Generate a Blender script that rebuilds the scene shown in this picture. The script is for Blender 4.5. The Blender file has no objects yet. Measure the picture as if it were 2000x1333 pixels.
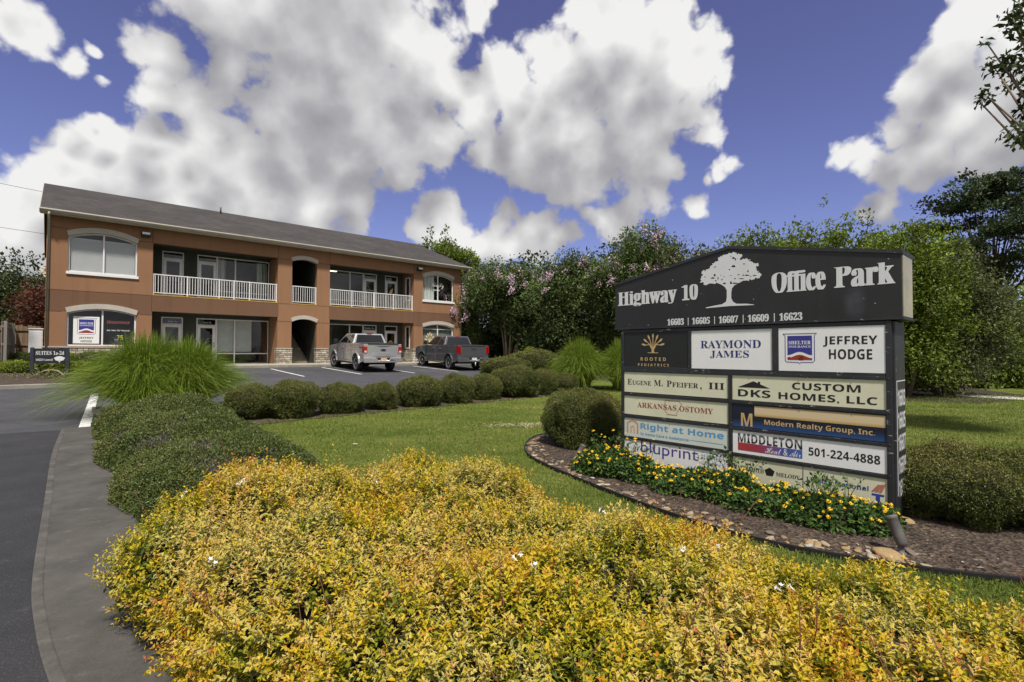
import bpy, bmesh, math, random
import numpy as np
from mathutils import Vector, Matrix, noise as mnoise
from mathutils.geometry import tessellate_polygon

scene = bpy.context.scene
COL = scene.collection
R = math.radians
random.seed(11)
rng = np.random.default_rng(11)

# ------------------------------------------------------------------ camera
EYE = 1.6
FPX, PITCH, ROLL = 1000.0, R(1.2858), R(0.1375)
cam_data = bpy.data.cameras.new('camera'); cam = bpy.data.objects.new('camera', cam_data); COL.objects.link(cam)
cam_data.sensor_width = 36.0; cam_data.lens = 18.0
cam_data.clip_start = 0.05; cam_data.clip_end = 3000
_c, _s, _cp, _sp = math.cos(ROLL), math.sin(ROLL), math.cos(PITCH), math.sin(PITCH)
_X = Vector((1, 0, 0)); _U = Vector((0, -_sp, _cp)); _F = Vector((0, _cp, _sp))
_r = _X*_c + _U*_s; _u = -_X*_s + _U*_c
cam.matrix_world = Matrix(((_r.x, _u.x, -_F.x, 0), (_r.y, _u.y, -_F.y, 0), (_r.z, _u.z, -_F.z, EYE), (0, 0, 0, 1)))
scene.camera = cam

def ray(px, py):
    """direction of a point of the 2000 x 1333 photograph, used for finding where on the ground things stand"""
    x = (px-1000)/FPX; y = -(py-666.5)/FPX
    return _r*x + _u*y + _F

# ------------------------------------------------------------------ sun, exposure
SUN_DIR = Vector((0.24, -0.97, 1.75)).normalized()
sl = bpy.data.lights.new('sun', 'SUN'); sl.energy = 4.0; sl.angle = R(5.0); sl.color = (1.0, 0.94, 0.85)
so = bpy.data.objects.new('sun', sl); COL.objects.link(so); so.location = (10, -20, 40)
so.rotation_euler = (-SUN_DIR).to_track_quat('-Z', 'Y').to_euler()
vs = scene.view_settings
vs.view_transform = 'Standard'; vs.look = 'None'; vs.exposure = 0.42; vs.gamma = 1.0; vs.use_curve_mapping = False
scene.cycles.max_bounces = 6; scene.cycles.diffuse_bounces = 3; scene.cycles.transparent_max_bounces = 12
scene.cycles.glossy_bounces = 3; scene.cycles.sample_clamp_indirect = 4.0
scene.cycles.use_denoising = True
scene.render.use_persistent_data = False

# ------------------------------------------------------------------ node helpers
class NT:
    def __init__(s, tree): s.t = tree; s.n = tree.nodes; s.l = tree.links
    def new(s, typ, **kw):
        nd = s.n.new(typ)
        for k, v in kw.items(): setattr(nd, k, v)
        return nd
    def put(s, sock, v):
        if isinstance(v, bpy.types.NodeSocket): s.l.new(v, sock)
        elif v is not None:
            if isinstance(v, (tuple, list)) and len(v) == 3 and sock.type == 'RGBA': v = (*v, 1)
            sock.default_value = v
    def math(s, op, a, b=None, c=None, clamp=False):
        nd = s.new('ShaderNodeMath', operation=op); nd.use_clamp = clamp
        for i, v in enumerate((a, b, c)):
            if v is not None: s.put(nd.inputs[i], v)
        return nd.outputs[0]
    def vmath(s, op, a, b=None, scale=None):
        nd = s.new('ShaderNodeVectorMath', operation=op); s.put(nd.inputs[0], a)
        if b is not None: s.put(nd.inputs[1], b)
        if scale is not None: s.put(nd.inputs['Scale'], scale)
        return nd.outputs['Value'] if op in ('LENGTH', 'DISTANCE', 'DOT_PRODUCT') else nd.outputs[0]
    def noise(s, vec, scale, detail=3, rough=0.5, dist=0.0, out='Fac'):
        nd = s.new('ShaderNodeTexNoise'); s.put(nd.inputs['Vector'], vec)
        nd.inputs['Scale'].default_value = scale; nd.inputs['Detail'].default_value = detail
        nd.inputs['Roughness'].default_value = rough; nd.inputs['Distortion'].default_value = dist
        return nd.outputs[out]
    def voro(s, vec, scale, feature='F1', out='Distance', rand=1.0):
        nd = s.new('ShaderNodeTexVoronoi', feature=feature); s.put(nd.inputs['Vector'], vec)
        nd.inputs['Scale'].default_value = scale; nd.inputs['Randomness'].default_value = rand
        return nd.outputs[out]
    def ramp(s, fac, stops, interp='LINEAR'):
        nd = s.new('ShaderNodeValToRGB'); nd.color_ramp.interpolation = interp
        el = nd.color_ramp.elements
        while len(el) < len(stops): el.new(0.5)
        for e, (p, c) in zip(el, stops): e.position = p; e.color = (*c, 1) if len(c) == 3 else c
        s.put(nd.inputs[0], fac); return nd.outputs[0]
    def maprange(s, v, a, b, c=0.0, d=1.0, smooth=False):
        nd = s.new('ShaderNodeMapRange'); nd.interpolation_type = 'SMOOTHSTEP' if smooth else 'LINEAR'
        s.put(nd.inputs[0], v)
        for i, x in enumerate((a, b, c, d)): s.put(nd.inputs[i+1], x)
        return nd.outputs[0]
    def mix(s, fac, a, b, blend='MIX'):
        nd = s.new('ShaderNodeMix', data_type='RGBA', blend_type=blend)
        s.put(nd.inputs[0], fac); s.put(nd.inputs[6], a); s.put(nd.inputs[7], b); return nd.outputs[2]
    def coords(s, out='Object'): return s.new('ShaderNodeTexCoord').outputs[out]
    def attr(s, name): return s.new('ShaderNodeAttribute', attribute_name=name).outputs['Fac']
    def bump(s, h, strength=0.3, dist=0.02):
        nd = s.new('ShaderNodeBump'); nd.inputs['Strength'].default_value = strength; nd.inputs['Distance'].default_value = dist
        s.put(nd.inputs['Height'], h); return nd.outputs[0]

def hexc(h):
    h = h.lstrip('#'); o = []
    for i in (0, 2, 4):
        v = int(h[i:i+2], 16)/255; o.append(v/12.92 if v <= 0.04045 else ((v+0.055)/1.055)**2.4)
    return tuple(o)

# ------------------------------------------------------------------ world: physical sky with cumulus clouds placed by direction
world = bpy.data.worlds.new('World'); scene.world = world; world.use_nodes = True
W = NT(world.node_tree); W.n.clear()
sky = W.new('ShaderNodeTexSky', sky_type='NISHITA'); sky.sun_disc = False
sky.sun_elevation = math.asin(SUN_DIR.z); sky.sun_rotation = math.atan2(SUN_DIR.x, SUN_DIR.y)
sky.altitude = 100; sky.air_density = 1.0; sky.dust_density = 0.7; sky.ozone_density = 3.0
# clouds: (px, py, radius in photo px); directions are what is kept
CLOUDS = [(640,120,165),(520,20,130),(790,90,105),(735,235,115),(840,265,62),(420,-60,120),(620,-70,200),(560,240,80),(680,310,50),(770,340,38),(862,90,52),(860,160,45),(470,140,60),
          (318,88,56),(300,140,40),(375,215,52),(290,190,48),(205,262,52),(170,290,40),(300,275,60),(420,275,70),(130,345,55),(60,400,75),(230,360,80),(340,345,85),(450,350,85),(560,340,70),(660,335,58),(700,400,48),(600,410,80),(480,420,110),(330,430,110),(180,430,90),(0,470,100),(90,540,90),(-60,420,130),(620,450,60),(10,580,90),(-160,300,120),(-120,560,120),
          (930,215,58),(1010,170,66),(1060,80,38),(1110,110,60),(1120,230,115),(1210,70,88),(1170,30,55),(1300,85,72),(1370,105,46),(1345,155,50),(1250,200,105),(1040,280,72),(1150,325,66),(1080,340,45),(1250,310,62),(1320,240,50),(1370,235,28),(1375,265,22),(1300,345,32),(960,280,45),(1290,30,40),
          (1220,412,44),(1175,425,30),(1270,395,32),(1150,412,20),(862,425,48),(845,450,45),(900,455,34),(1050,462,56),(1095,458,34),(1010,480,44),(985,405,24),(975,440,26),(955,20,30),(950,45,20),(935,470,26),
          (1890,60,66),(1940,10,75),(1850,130,66),(1800,190,55),(1760,240,48),(1700,280,40),(1660,295,24),(1900,200,95),(1830,280,70),(1960,270,85),(2030,160,110),(2100,60,130),(1990,310,50),(1780,300,40),
          (1735,405,32),(1690,415,22),(1360,420,20),(1428,330,15),(1405,352,17),(1380,362,12),(30,30,50),(70,20,30),(150,105,26),(190,75,16),(215,140,22)]
gt = bpy.data.node_groups.new('cloud_mass', 'ShaderNodeTree')
gt.interface.new_socket('Vector', in_out='INPUT', socket_type='NodeSocketVector')
gt.interface.new_socket('Field', in_out='OUTPUT', socket_type='NodeSocketFloat')
Gn = NT(gt); gi = Gn.new('NodeGroupInput').outputs[0]; go = Gn.new('NodeGroupOutput')
w1 = Gn.vmath('SUBTRACT', Gn.noise(gi, 5.0, 3, 0.5, out='Color'), (0.5, 0.5, 0.5))
wv = Gn.vmath('NORMALIZE', Gn.vmath('ADD', gi, Gn.vmath('SCALE', w1, scale=0.10)))
acc = None
for px, py, rad in CLOUDS:
    d = ray(px, py).normalized()
    rr = rad/FPX*d.dot(_F)**1.5*1.22
    v = Gn.math('MULTIPLY_ADD', Gn.vmath('DISTANCE', wv, tuple(d)), -min(1.0, 0.35+rad/110)/rr, min(1.0, 0.35+rad/110))
    acc = v if acc is None else Gn.math('SMOOTH_MAX', acc, v, 0.30)
sep = Gn.new('ShaderNodeSeparateXYZ'); Gn.put(sep.inputs[0], gi)      # cloud all round, away from the photographed part
behind = Gn.maprange(sep.outputs[1], 0.45, 0.05, 0, 1, True)
gen = Gn.math('MULTIPLY_ADD', Gn.noise(gi, 2.4, 5, 0.55), 5.0, -1.9)
gen = Gn.math('SUBTRACT', gen, Gn.math('MULTIPLY', Gn.math('SUBTRACT', 1.0, behind), 6.0))
Gn.put(go.inputs[0], Gn.math('MAXIMUM', Gn.math('MAXIMUM', acc, gen), -1.0))
dirv = W.coords('Generated')
def toward(v): return W.vmath('NORMALIZE', W.vmath('ADD', dirv, v))
def mass(v):
    g = W.new('ShaderNodeGroup'); g.node_tree = gt; W.put(g.inputs[0], v); return g.outputs[0]
def billow(v, detail):
    w2 = W.vmath('SUBTRACT', W.noise(v, 20.0, detail+1, 0.6, out='Color'), (0.5, 0.5, 0.5))
    wv_ = W.vmath('ADD', v, W.vmath('SCALE', w2, scale=0.035))
    vn = W.new('ShaderNodeTexVoronoi', feature='SMOOTH_F1'); W.put(vn.inputs['Vector'], wv_); vn.inputs['Scale'].default_value = 14.0; vn.inputs['Detail'].default_value = detail; vn.inputs['Roughness'].default_value = 0.55; vn.inputs['Smoothness'].default_value = 0.4
    return W.math('MULTIPLY_ADD', vn.outputs['Distance'], -0.80, 0.31)
B0 = mass(dirv); B1 = mass(toward((0.02, -0.03, 0.10)))
F0 = W.math('ADD', W.math('ADD', W.math('ADD', B0, billow(dirv, 3.0)), W.math('MULTIPLY_ADD', W.noise(dirv, 11.0, 10, 0.62), 0.64, -0.32)), 0.60)
dens = W.maprange(F0, 0.0, 0.36, 0, 1, True)
r1 = W.math('SUBTRACT', billow(dirv, 1.0), billow(toward((0.018, -0.02, 0.035)), 1.0))
r2 = W.math('SUBTRACT', B0, B1)
lum = W.math('ADD', W.maprange(r1, -0.55, 0.45, 0.0, 0.30), W.maprange(r2, -0.55, 0.80, 0.0, 0.64))
lum = W.math('ADD', lum, W.math('MULTIPLY_ADD', W.noise(dirv, 9, 8, 0.58), 0.16, -0.03))
lum = W.math('ADD', lum, W.maprange(F0, 1.1, 0.15, 0.0, 0.14))
ccol = W.ramp(lum, [(0.22, (0.35, 0.345, 0.38)), (0.44, (0.48, 0.475, 0.50)), (0.64, (0.70, 0.695, 0.705)), (0.86, (1.0, 0.995, 0.985))])
sepw = W.new('ShaderNodeSeparateXYZ'); W.put(sepw.inputs[0], dirv)
tintw = W.ramp(W.maprange(sepw.outputs[2], 0.0, 0.60), [(0.0, (0.70, 0.65, 0.82)), (0.30, (0.66, 0.54, 0.74)), (1.0, (0.68, 0.47, 0.64))])
skyc = W.mix(1.0, sky.outputs[0], tintw, 'MULTIPLY')
b1 = W.new('ShaderNodeBackground'); W.put(b1.inputs[0], skyc); b1.inputs[1].default_value = 0.122
b2 = W.new('ShaderNodeBackground'); W.put(b2.inputs[0], ccol); b2.inputs[1].default_value = 0.66
mx = W.new('ShaderNodeMixShader'); W.put(mx.inputs[0], dens); W.l.new(b1.outputs[0], mx.inputs[1]); W.l.new(b2.outputs[0], mx.inputs[2])
wo = W.new('ShaderNodeOutputWorld'); W.l.new(mx.outputs[0], wo.inputs[0])
world.cycles.sampling_method = 'MANUAL'; world.cycles.sample_map_resolution = 512

# ------------------------------------------------------------------ materials
def newmat(name):
    m = bpy.data.materials.new(name); m.use_nodes = True; t = NT(m.node_tree)
    p = m.node_tree.nodes['Principled BSDF']; return m, t, p
def M(name, col, rough=0.6, var=0.12, scale=3.0, bump=0.0, bscale=60.0, metal=0.0, coat=0.0, spec=0.5, emit=0.0):
    m, t, p = newmat(name)
    co = t.coords()
    if var:
        f = t.noise(co, scale, 6, 0.6)
        c = t.ramp(f, [(0.25, tuple(x*(1-var) for x in col)), (0.75, tuple(min(1, x*(1+var)) for x in col))])
        t.put(p.inputs['Base Color'], c)
    else: p.inputs['Base Color'].default_value = (*col, 1)
    p.inputs['Roughness'].default_value = rough; p.inputs['Metallic'].default_value = metal
    p.inputs['Coat Weight'].default_value = coat; p.inputs['Specular IOR Level'].default_value = spec
    if bump: t.put(p.inputs['Normal'], t.bump(t.noise(co, bscale, 3, 0.6), bump, 0.01))
    if emit: p.inputs['Emission Color'].default_value = (*col, 1); p.inputs['Emission Strength'].default_value = emit
    return m

def leafmat(name, stops, rim=None, transl=0.25, rough=0.45, rimamt=0.8):
    m, t, p = newmat(name)
    c = t.ramp(t.attr('tint'), stops)
    if rim is not None:
        rf = t.maprange(t.attr('rim'), 0.45, 0.85, 0, rimamt, True)
        c = t.mix(t.math('MULTIPLY', rf, t.attr('vari')), c, rim)
    t.put(p.inputs['Base Color'], c); p.inputs['Roughness'].default_value = rough
    p.inputs['Specular IOR Level'].default_value = 0.35
    tr = t.new('ShaderNodeBsdfTranslucent'); t.put(tr.inputs[0], c)
    ms = t.new('ShaderNodeMixShader'); ms.inputs[0].default_value = transl
    t.l.new(p.outputs[0], ms.inputs[1]); t.l.new(tr.outputs[0], ms.inputs[2])
    t.l.new(ms.outputs[0], m.node_tree.nodes['Material Output'].inputs[0])
    return m

def glassmat(name, tint=(0.45, 0.5, 0.5), refl=0.02):
    m, t, p = newmat(name)
    m.node_tree.nodes.remove(p)
    tr = t.new('ShaderNodeBsdfTransparent'); tr.inputs[0].default_value = (*tint, 1)
    gl = t.new('ShaderNodeBsdfGlossy'); gl.inputs['Roughness'].default_value = 0.01; gl.inputs['Color'].default_value = (0.9, 0.92, 0.95, 1)
    co = t.coords(); t.put(gl.inputs['Normal'], t.bump(t.noise(co, 1.2, 2, 0.5), 0.06, 0.05))
    fr = t.new('ShaderNodeLayerWeight'); fr.inputs['Blend'].default_value = 0.5
    ms = t.new('ShaderNodeMixShader'); t.put(ms.inputs[0], t.math('MULTIPLY_ADD', t.math('POWER', fr.outputs['Facing'], 4.0), 0.6, refl+0.04))
    t.l.new(tr.outputs[0], ms.inputs[1]); t.l.new(gl.outputs[0], ms.inputs[2])
    t.l.new(ms.outputs[0], m.node_tree.nodes['Material Output'].inputs[0])
    return m
# ------------------------------------------------------------------ mesh helpers
class MB:
    def __init__(s): s.v = []; s.f = []; s.m = []; s.sm = []
    def add(s, vs, fs, m=0, smooth=False, T=None):
        o = len(s.v)
        if T:
            a_, b_, c_, d_ = (Vector(T(q)) for q in ((0, 0, 0), (1, 0, 0), (0, 1, 0), (0, 0, 1)))
            if (b_-a_).cross(c_-a_).dot(d_-a_) < 0: fs = [tuple(f)[::-1] for f in fs]
        s.v += [tuple(T(v)) if T else tuple(v) for v in vs]
        for f in fs: s.f.append(tuple(i+o for i in f)); s.m.append(m); s.sm.append(smooth)
        return s
    def box(s, x0, x1, y0, y1, z0, z1, m=0, T=None):
        vs = [(x0,y0,z0),(x1,y0,z0),(x1,y1,z0),(x0,y1,z0),(x0,y0,z1),(x1,y0,z1),(x1,y1,z1),(x0,y1,z1)]
        return s.add(vs, [(0,3,2,1),(4,5,6,7),(0,1,5,4),(1,2,6,5),(2,3,7,6),(3,0,4,7)], m, False, T)
    def tube(s, pts, r, n=8, m=0, caps=True):
        pts = [Vector(p) for p in pts]; k = len(pts)
        rs = r if isinstance(r, (list, tuple)) else [r]*k
        vs = []; a = None
        for i, p in enumerate(pts):
            t = (pts[min(i+1, k-1)]-pts[max(i-1, 0)]).normalized()
            if a is None: a = t.orthogonal().normalized()
            a = (a - t*a.dot(t)).normalized(); b = t.cross(a)
            for j in range(n):
                an = 2*math.pi*j/n; vs.append(p + (a*math.cos(an)+b*math.sin(an))*rs[i])
        fs = [(i*n+j, i*n+(j+1) % n, (i+1)*n+(j+1) % n, (i+1)*n+j) for i in range(k-1) for j in range(n)]
        if caps: fs += [tuple(range(n-1, -1, -1)), tuple(range((k-1)*n, k*n))]
        return s.add(vs, fs, m, True)
    def lathe(s, prof, n=24, m=0, T=None, smooth=True):
        k = len(prof); vs = []
        for (r, h) in prof:
            for j in range(n):
                an = 2*math.pi*j/n; vs.append((r*math.cos(an), r*math.sin(an), h))
        fs = [(i*n+j, i*n+(j+1) % n, (i+1)*n+(j+1) % n, (i+1)*n+j) for i in range(k-1) for j in range(n)]
        fs += [tuple(range(n-1, -1, -1)), tuple(range((k-1)*n, k*n))]
        return s.add(vs, fs, m, smooth, T)
    def prism(s, outer, holes, y0, y1, m=0, T=None, ngon=False):
        """polygon in x,z (with holes) standing between y0 and y1"""
        loops = [[Vector((a, b, 0)) for a, b in L] for L in [outer]+list(holes)]
        flat = [p for L in loops for p in L]; n = len(flat)
        vs = [(p.x, y0, p.y) for p in flat]+[(p.x, y1, p.y) for p in flat]
        if ngon: tris = [tuple(range(n))]
        else: tris = [tuple(t) for t in tessellate_polygon(loops)]
        fs = []
        for t in tris:
            a = [flat[i] for i in t]
            ar = sum(a[i].x*a[(i+1) % len(a)].y - a[(i+1) % len(a)].x*a[i].y for i in range(len(a)))
            t = t if ar > 0 else t[::-1]
            fs.append(t); fs.append(tuple(i+n for i in t[::-1]))
        o = 0
        for k, L in enumerate(loops):
            ar = sum(L[i].x*L[(i+1) % len(L)].y - L[(i+1) % len(L)].x*L[i].y for i in range(len(L)))
            ccw = (ar > 0) == (k == 0)
            for i in range(len(L)):
                a, b = o+i, o+(i+1) % len(L)
                fs.append((b, a, a+n, b+n) if ccw else (a, b, b+n, a+n))
            o += len(L)
        return s.add(vs, fs, m, False, T)
    def flat(s, poly, y, m=0):
        """single-sided sign face in x,z looking towards -y"""
        L = [Vector((a, b, 0)) for a, b in poly]
        fs = []
        for t in tessellate_polygon([L]):
            a = [L[i] for i in t]; ar = (a[1].x-a[0].x)*(a[2].y-a[0].y)-(a[2].x-a[0].x)*(a[1].y-a[0].y)
            fs.append(tuple(t) if ar > 0 else tuple(t[::-1]))
        return s.add([(a, y, b) for a, b in poly], fs, m)
    def ribbon(s, pts, w, y, m=0):
        """stroke of width w along x,z points"""
        n = len(pts); L = []; Rr = []
        ws = w if isinstance(w, (list, tuple)) else [w]*n
        for i in range(n):
            a = Vector(pts[max(i-1, 0)]); b = Vector(pts[min(i+1, n-1)]); d = (b-a).normalized(); nn = Vector((-d.y, d.x))
            p = Vector(pts[i]); L.append(p+nn*ws[i]/2); Rr.append(p-nn*ws[i]/2)
        vs = [(p.x, y, p.y) for p in L]+[(p.x, y, p.y) for p in Rr]
        return s.add(vs, [(n+i, n+i+1, i+1, i) for i in range(n-1)], m)
    def build(s, name, mats, parent=None, loc=(0, 0, 0), rot=(0, 0, 0), bevel=0, seg=2, smooth=None, bis=None):
        me = bpy.data.meshes.new(name); me.from_pydata(s.v, [], s.f)
        mats = mats if isinstance(mats, (list, tuple)) else [mats]
        for m in mats: me.materials.append(m)
        me.polygons.foreach_set('material_index', s.m)
        me.polygons.foreach_set('use_smooth', s.sm)
        me.update()
        o = bpy.data.objects.new(name, me); COL.objects.link(o)
        o.location = loc; o.rotation_euler = rot
        if parent: o.parent = parent
        if bevel:
            b = o.modifiers.new('bevel', 'BEVEL'); b.width = bevel; b.segments = seg; b.limit_method = 'ANGLE'; b.angle_limit = R(35)
            b.harden_normals = True
            me.polygons.foreach_set('use_smooth', [True]*len(me.polygons))
        return o

def tag(o, label=None, cat=None, group=None, kind=None):
    if label: o['label'] = label
    if cat: o['category'] = cat
    if group: o['group'] = group
    if kind: o['kind'] = kind
    return o
def empty(name, loc=(0, 0, 0), rot=(0, 0, 0), label=None, cat=None, group=None, parent=None):
    o = bpy.data.objects.new(name, None); COL.objects.link(o); o.location = loc; o.rotation_euler = rot
    o.empty_display_size = 0.2
    if parent: o.parent = parent
    return tag(o, label, cat, group)
def copy_tree(o, parent=None):
    c = o.copy(); COL.objects.link(c)
    if parent: c.parent = parent
    for ch in o.children: copy_tree(ch, c)
    return c

def fast_mesh(name, co, faces_flat, lens, mats, attrs=None, parent=None, midx=None, smooth=False):
    me = bpy.data.meshes.new(name)
    co = np.ascontiguousarray(co, dtype=np.float32); n = len(co)
    me.vertices.add(n); me.vertices.foreach_set('co', co.ravel())
    faces_flat = np.ascontiguousarray(faces_flat, dtype=np.int32); lens = np.ascontiguousarray(lens, dtype=np.int32)
    me.loops.add(len(faces_flat)); me.loops.foreach_set('vertex_index', faces_flat)
    me.polygons.add(len(lens))
    st = np.zeros(len(lens), dtype=np.int32); st[1:] = np.cumsum(lens)[:-1]
    me.polygons.foreach_set('loop_start', st); me.polygons.foreach_set('loop_total', lens)
    mats = mats if isinstance(mats, (list, tuple)) else [mats]
    for m in mats: me.materials.append(m)
    if midx is not None: me.polygons.foreach_set('material_index', np.ascontiguousarray(midx, dtype=np.int32))
    me.polygons.foreach_set('use_smooth', np.full(len(lens), smooth))
    me.update(calc_edges=True)
    for k, a in (attrs or {}).items():
        at = me.attributes.new(k, 'FLOAT', 'POINT'); at.data.foreach_set('value', np.ascontiguousarray(a, dtype=np.float32))
    o = bpy.data.objects.new(name, me); COL.objects.link(o)
    if parent: o.parent = parent
    return o

def unit(a): return a/np.maximum(np.linalg.norm(a, axis=1, keepdims=True), 1e-9)
def leaves(name, P, D, N, L, Wd, tint, mat, parent=None, rich=False, fold=0.25, vari=None):
    """leaf-sized faces: base P, pointing along D, face normal about N, length L, width Wd"""
    n = len(P); D = unit(D); S = unit(np.cross(D, N)); N = np.cross(S, D)
    L = np.broadcast_to(np.asarray(L, float), (n,))[:, None]; Wd = np.broadcast_to(np.asarray(Wd, float), (n,))[:, None]
    if rich:
        b = P; m = P+D*L*0.5-N*Wd*fold*0.5; t = P+D*L-N*L*0.12
        l = P+D*L*0.42+S*Wd*0.5+N*Wd*fold*0.4; r = P+D*L*0.42-S*Wd*0.5+N*Wd*fold*0.4
        co = np.stack([b, l, t, r, m], 1).reshape(-1, 3)
        base = (np.arange(n)*5)[:, None]
        F = (base+np.array([[0, 4, 1, 1, 4, 2, 2, 4, 3, 3, 4, 0]])).ravel(); lens = np.full(n*4, 3)
        at = {'tint': np.repeat(tint, 5), 'rim': np.tile([0.8, 1, 1, 1, 0.0], n)}
        at['vari'] = np.repeat(np.ones(n) if vari is None else vari, 5)
    else:
        b = P; t = P+D*L; l = P+D*L*0.45+S*Wd*0.5+N*Wd*fold; r = P+D*L*0.45-S*Wd*0.5+N*Wd*fold
        co = np.stack([b, l, t, r], 1).reshape(-1, 3)
        base = (np.arange(n)*4)[:, None]
        F = (base+np.array([[0, 2, 1, 0, 3, 2]])).ravel(); lens = np.full(n*2, 3)
        at = {'tint': np.repeat(tint, 4)}
    return fast_mesh(name, co, F, lens, mat, at, parent)

def lobe_points(lobes, n, zmin=0.02, margin=0.03, shell=None):
    """points spread over the outer surface of a union of ellipsoids; returns points and outward normals"""
    lobes = np.array(lobes, float)
    area = np.array([(a*b+a*c+b*c) for a, b, c in lobes[:, 3:6]]); pr = area/area.sum()
    out_p = []; out_n = []; got = 0
    for _ in range(30):
        k = rng.choice(len(lobes), size=n*2, p=pr); d = unit(rng.normal(size=(n*2, 3)))
        p = lobes[k, :3]+d*lobes[k, 3:6]; nn = unit(d/lobes[k, 3:6])
        w = np.linalg.norm(d/lobes[k, 3:6], axis=1)*lobes[k, 3:6].min(1)      # even density over the area of a flattened lobe
        ok = (p[:, 2] > zmin) & (rng.random(len(w)) < w)
        for c in lobes:
            q = ((p-c[:3])/c[3:6]); ok &= (np.einsum('ij,ij->i', q, q) > (1-margin)**2)
        out_p.append(p[ok]); out_n.append(nn[ok]); got += ok.sum()
        if got >= n: break
    return np.concatenate(out_p)[:n], np.concatenate(out_n)[:n]

def lumps(P, sc, seed=0.0):
    return np.array([mnoise.noise(Vector((p[0]*sc+seed, p[1]*sc, p[2]*sc))) for p in P])

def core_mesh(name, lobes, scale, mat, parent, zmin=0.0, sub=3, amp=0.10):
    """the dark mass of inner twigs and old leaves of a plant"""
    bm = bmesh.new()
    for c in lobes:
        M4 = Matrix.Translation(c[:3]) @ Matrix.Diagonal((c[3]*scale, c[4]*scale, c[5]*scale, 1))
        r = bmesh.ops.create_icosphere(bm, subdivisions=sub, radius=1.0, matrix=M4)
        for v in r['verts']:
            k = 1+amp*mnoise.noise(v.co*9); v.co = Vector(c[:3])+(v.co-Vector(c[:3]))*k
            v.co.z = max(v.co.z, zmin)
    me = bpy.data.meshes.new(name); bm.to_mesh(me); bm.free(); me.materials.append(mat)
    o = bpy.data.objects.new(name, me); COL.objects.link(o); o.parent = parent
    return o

# ------------------------------------------------------------------ lettering
def _alpha(s, A, a, d):
    o = ''
    for c in s:
        if 'A' <= c <= 'Z' and A: o += chr(A+ord(c)-65)
        elif 'a' <= c <= 'z' and a: o += chr(a+ord(c)-97)
        elif '0' <= c <= '9' and d: o += chr(d+ord(c)-48)
        else: o += c
    return o
STY = {'serif': (0x1D400, 0x1D41A, 0x1D7CE), 'sans': (0x1D5D4, 0x1D5EE, 0x1D7EC), 'script': (0x1D4D0, 0x1D4EA, 0), 'sansital': (0x1D63C, 0x1D656, 0x1D7EC), 'plain': (0, 0, 0)}
def text(body, box, y, mat, parent, style='sans', name='lettering', face='front', spacing=1.0, shear=0.0, poster=False, bold=0.0):
    """lettering fitted into box = (x0, x1, z0, z1) on the plane y, facing -y (front) or on the plane x facing +x (side)"""
    cu = bpy.data.curves.new('t', 'FONT'); cu.body = _alpha(body, *STY[style]); cu.size = 1.0; cu.space_character = spacing; cu.resolution_u = 3
    ob = bpy.data.objects.new('t', cu); COL.objects.link(ob)
    dg = bpy.context.evaluated_depsgraph_get(); src = ob.evaluated_get(dg).to_mesh()
    co = np.zeros(len(src.vertices)*3, dtype=np.float32); src.vertices.foreach_get('co', co); co = co.reshape(-1, 3)
    fl = [list(p.vertices) for p in src.polygons]
    ob.evaluated_get(dg).to_mesh_clear(); COL.objects.unlink(ob); bpy.data.objects.remove(ob)
    if poster: co[:, 1] = np.interp(co[:, 1], [-0.3, 0, 0.465, 0.70, 1.0], [-0.11, 0, 0.575, 0.70, 0.86])   # tall x-height, short descenders
    lo, hi = co.min(0), co.max(0); x0, x1, z0, z1 = box
    u = (co[:, 0]-lo[0])/(hi[0]-lo[0]); v = (co[:, 1]-lo[1])/(hi[1]-lo[1])
    u = u+shear*v
    X = x0+u*(x1-x0); Z = z0+v*(z1-z0)
    mb = MB()
    vs = [(a, y, b) for a, b in zip(X, Z)] if face == 'front' else ([(y, a, b) for a, b in zip(X, Z)] if face == 'side' else [(-a, y, b) for a, b in zip(X, Z)] if face == 'left' else [(y, -a, b) for a, b in zip(X, Z)])
    mb.add(vs, fl)
    if bold:
        for q, dx in enumerate((-bold, bold)): mb.add([(a+dx, b-0.0003*(q+1), c) for a, b, c in vs], fl)
    return mb.build(name, mat, parent)

# ------------------------------------------------------------------ ground shape and frames
AL = R(48.25)                                   # direction of the building's front
UA = Vector((math.sin(AL), math.cos(AL), 0)); NA = Vector((-math.cos(AL), math.sin(AL), 0))
GD = [-400, -10, 4, 8, 12, 28.5, 32, 60, 400]; GZ = [0, 0, 0, 0.04, 0.14, 0.76, 0.80, 1.0, 1.4]
def gz(d): return float(np.interp(d, GD, GZ))
def td(t, d): return UA*t + NA*d
def ground(x, y): return gz(x*NA.x+y*NA.y)
def gp(px, py, up=0.0):
    """point of the ground under a photo pixel (t, d)"""
    r = ray(px, py); k = 0.3
    while k < 200:
        q = r*k
        if q.z+EYE <= ground(q.x, q.y)+up: break
        k *= 1.002
    q = r*k; return q.dot(UA), q.dot(NA)
def gpx(px, py, up=0.0):
    t, d = gp(px, py, up); p = td(t, d); return p.x, p.y
BE = R(137.44); DS = 5.948                      # the sign's face
UB = Vector((math.sin(BE), math.cos(BE), 0)); NB = Vector((-math.cos(BE), math.sin(BE), 0))
def sgn(px, py):
    r = ray(px, py); q = r*(DS/r.dot(NB)); return q.dot(UB), q.z+1.55
def sw(x, y):
    p = UB*x+NB*(DS+y); return p.x, p.y

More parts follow.
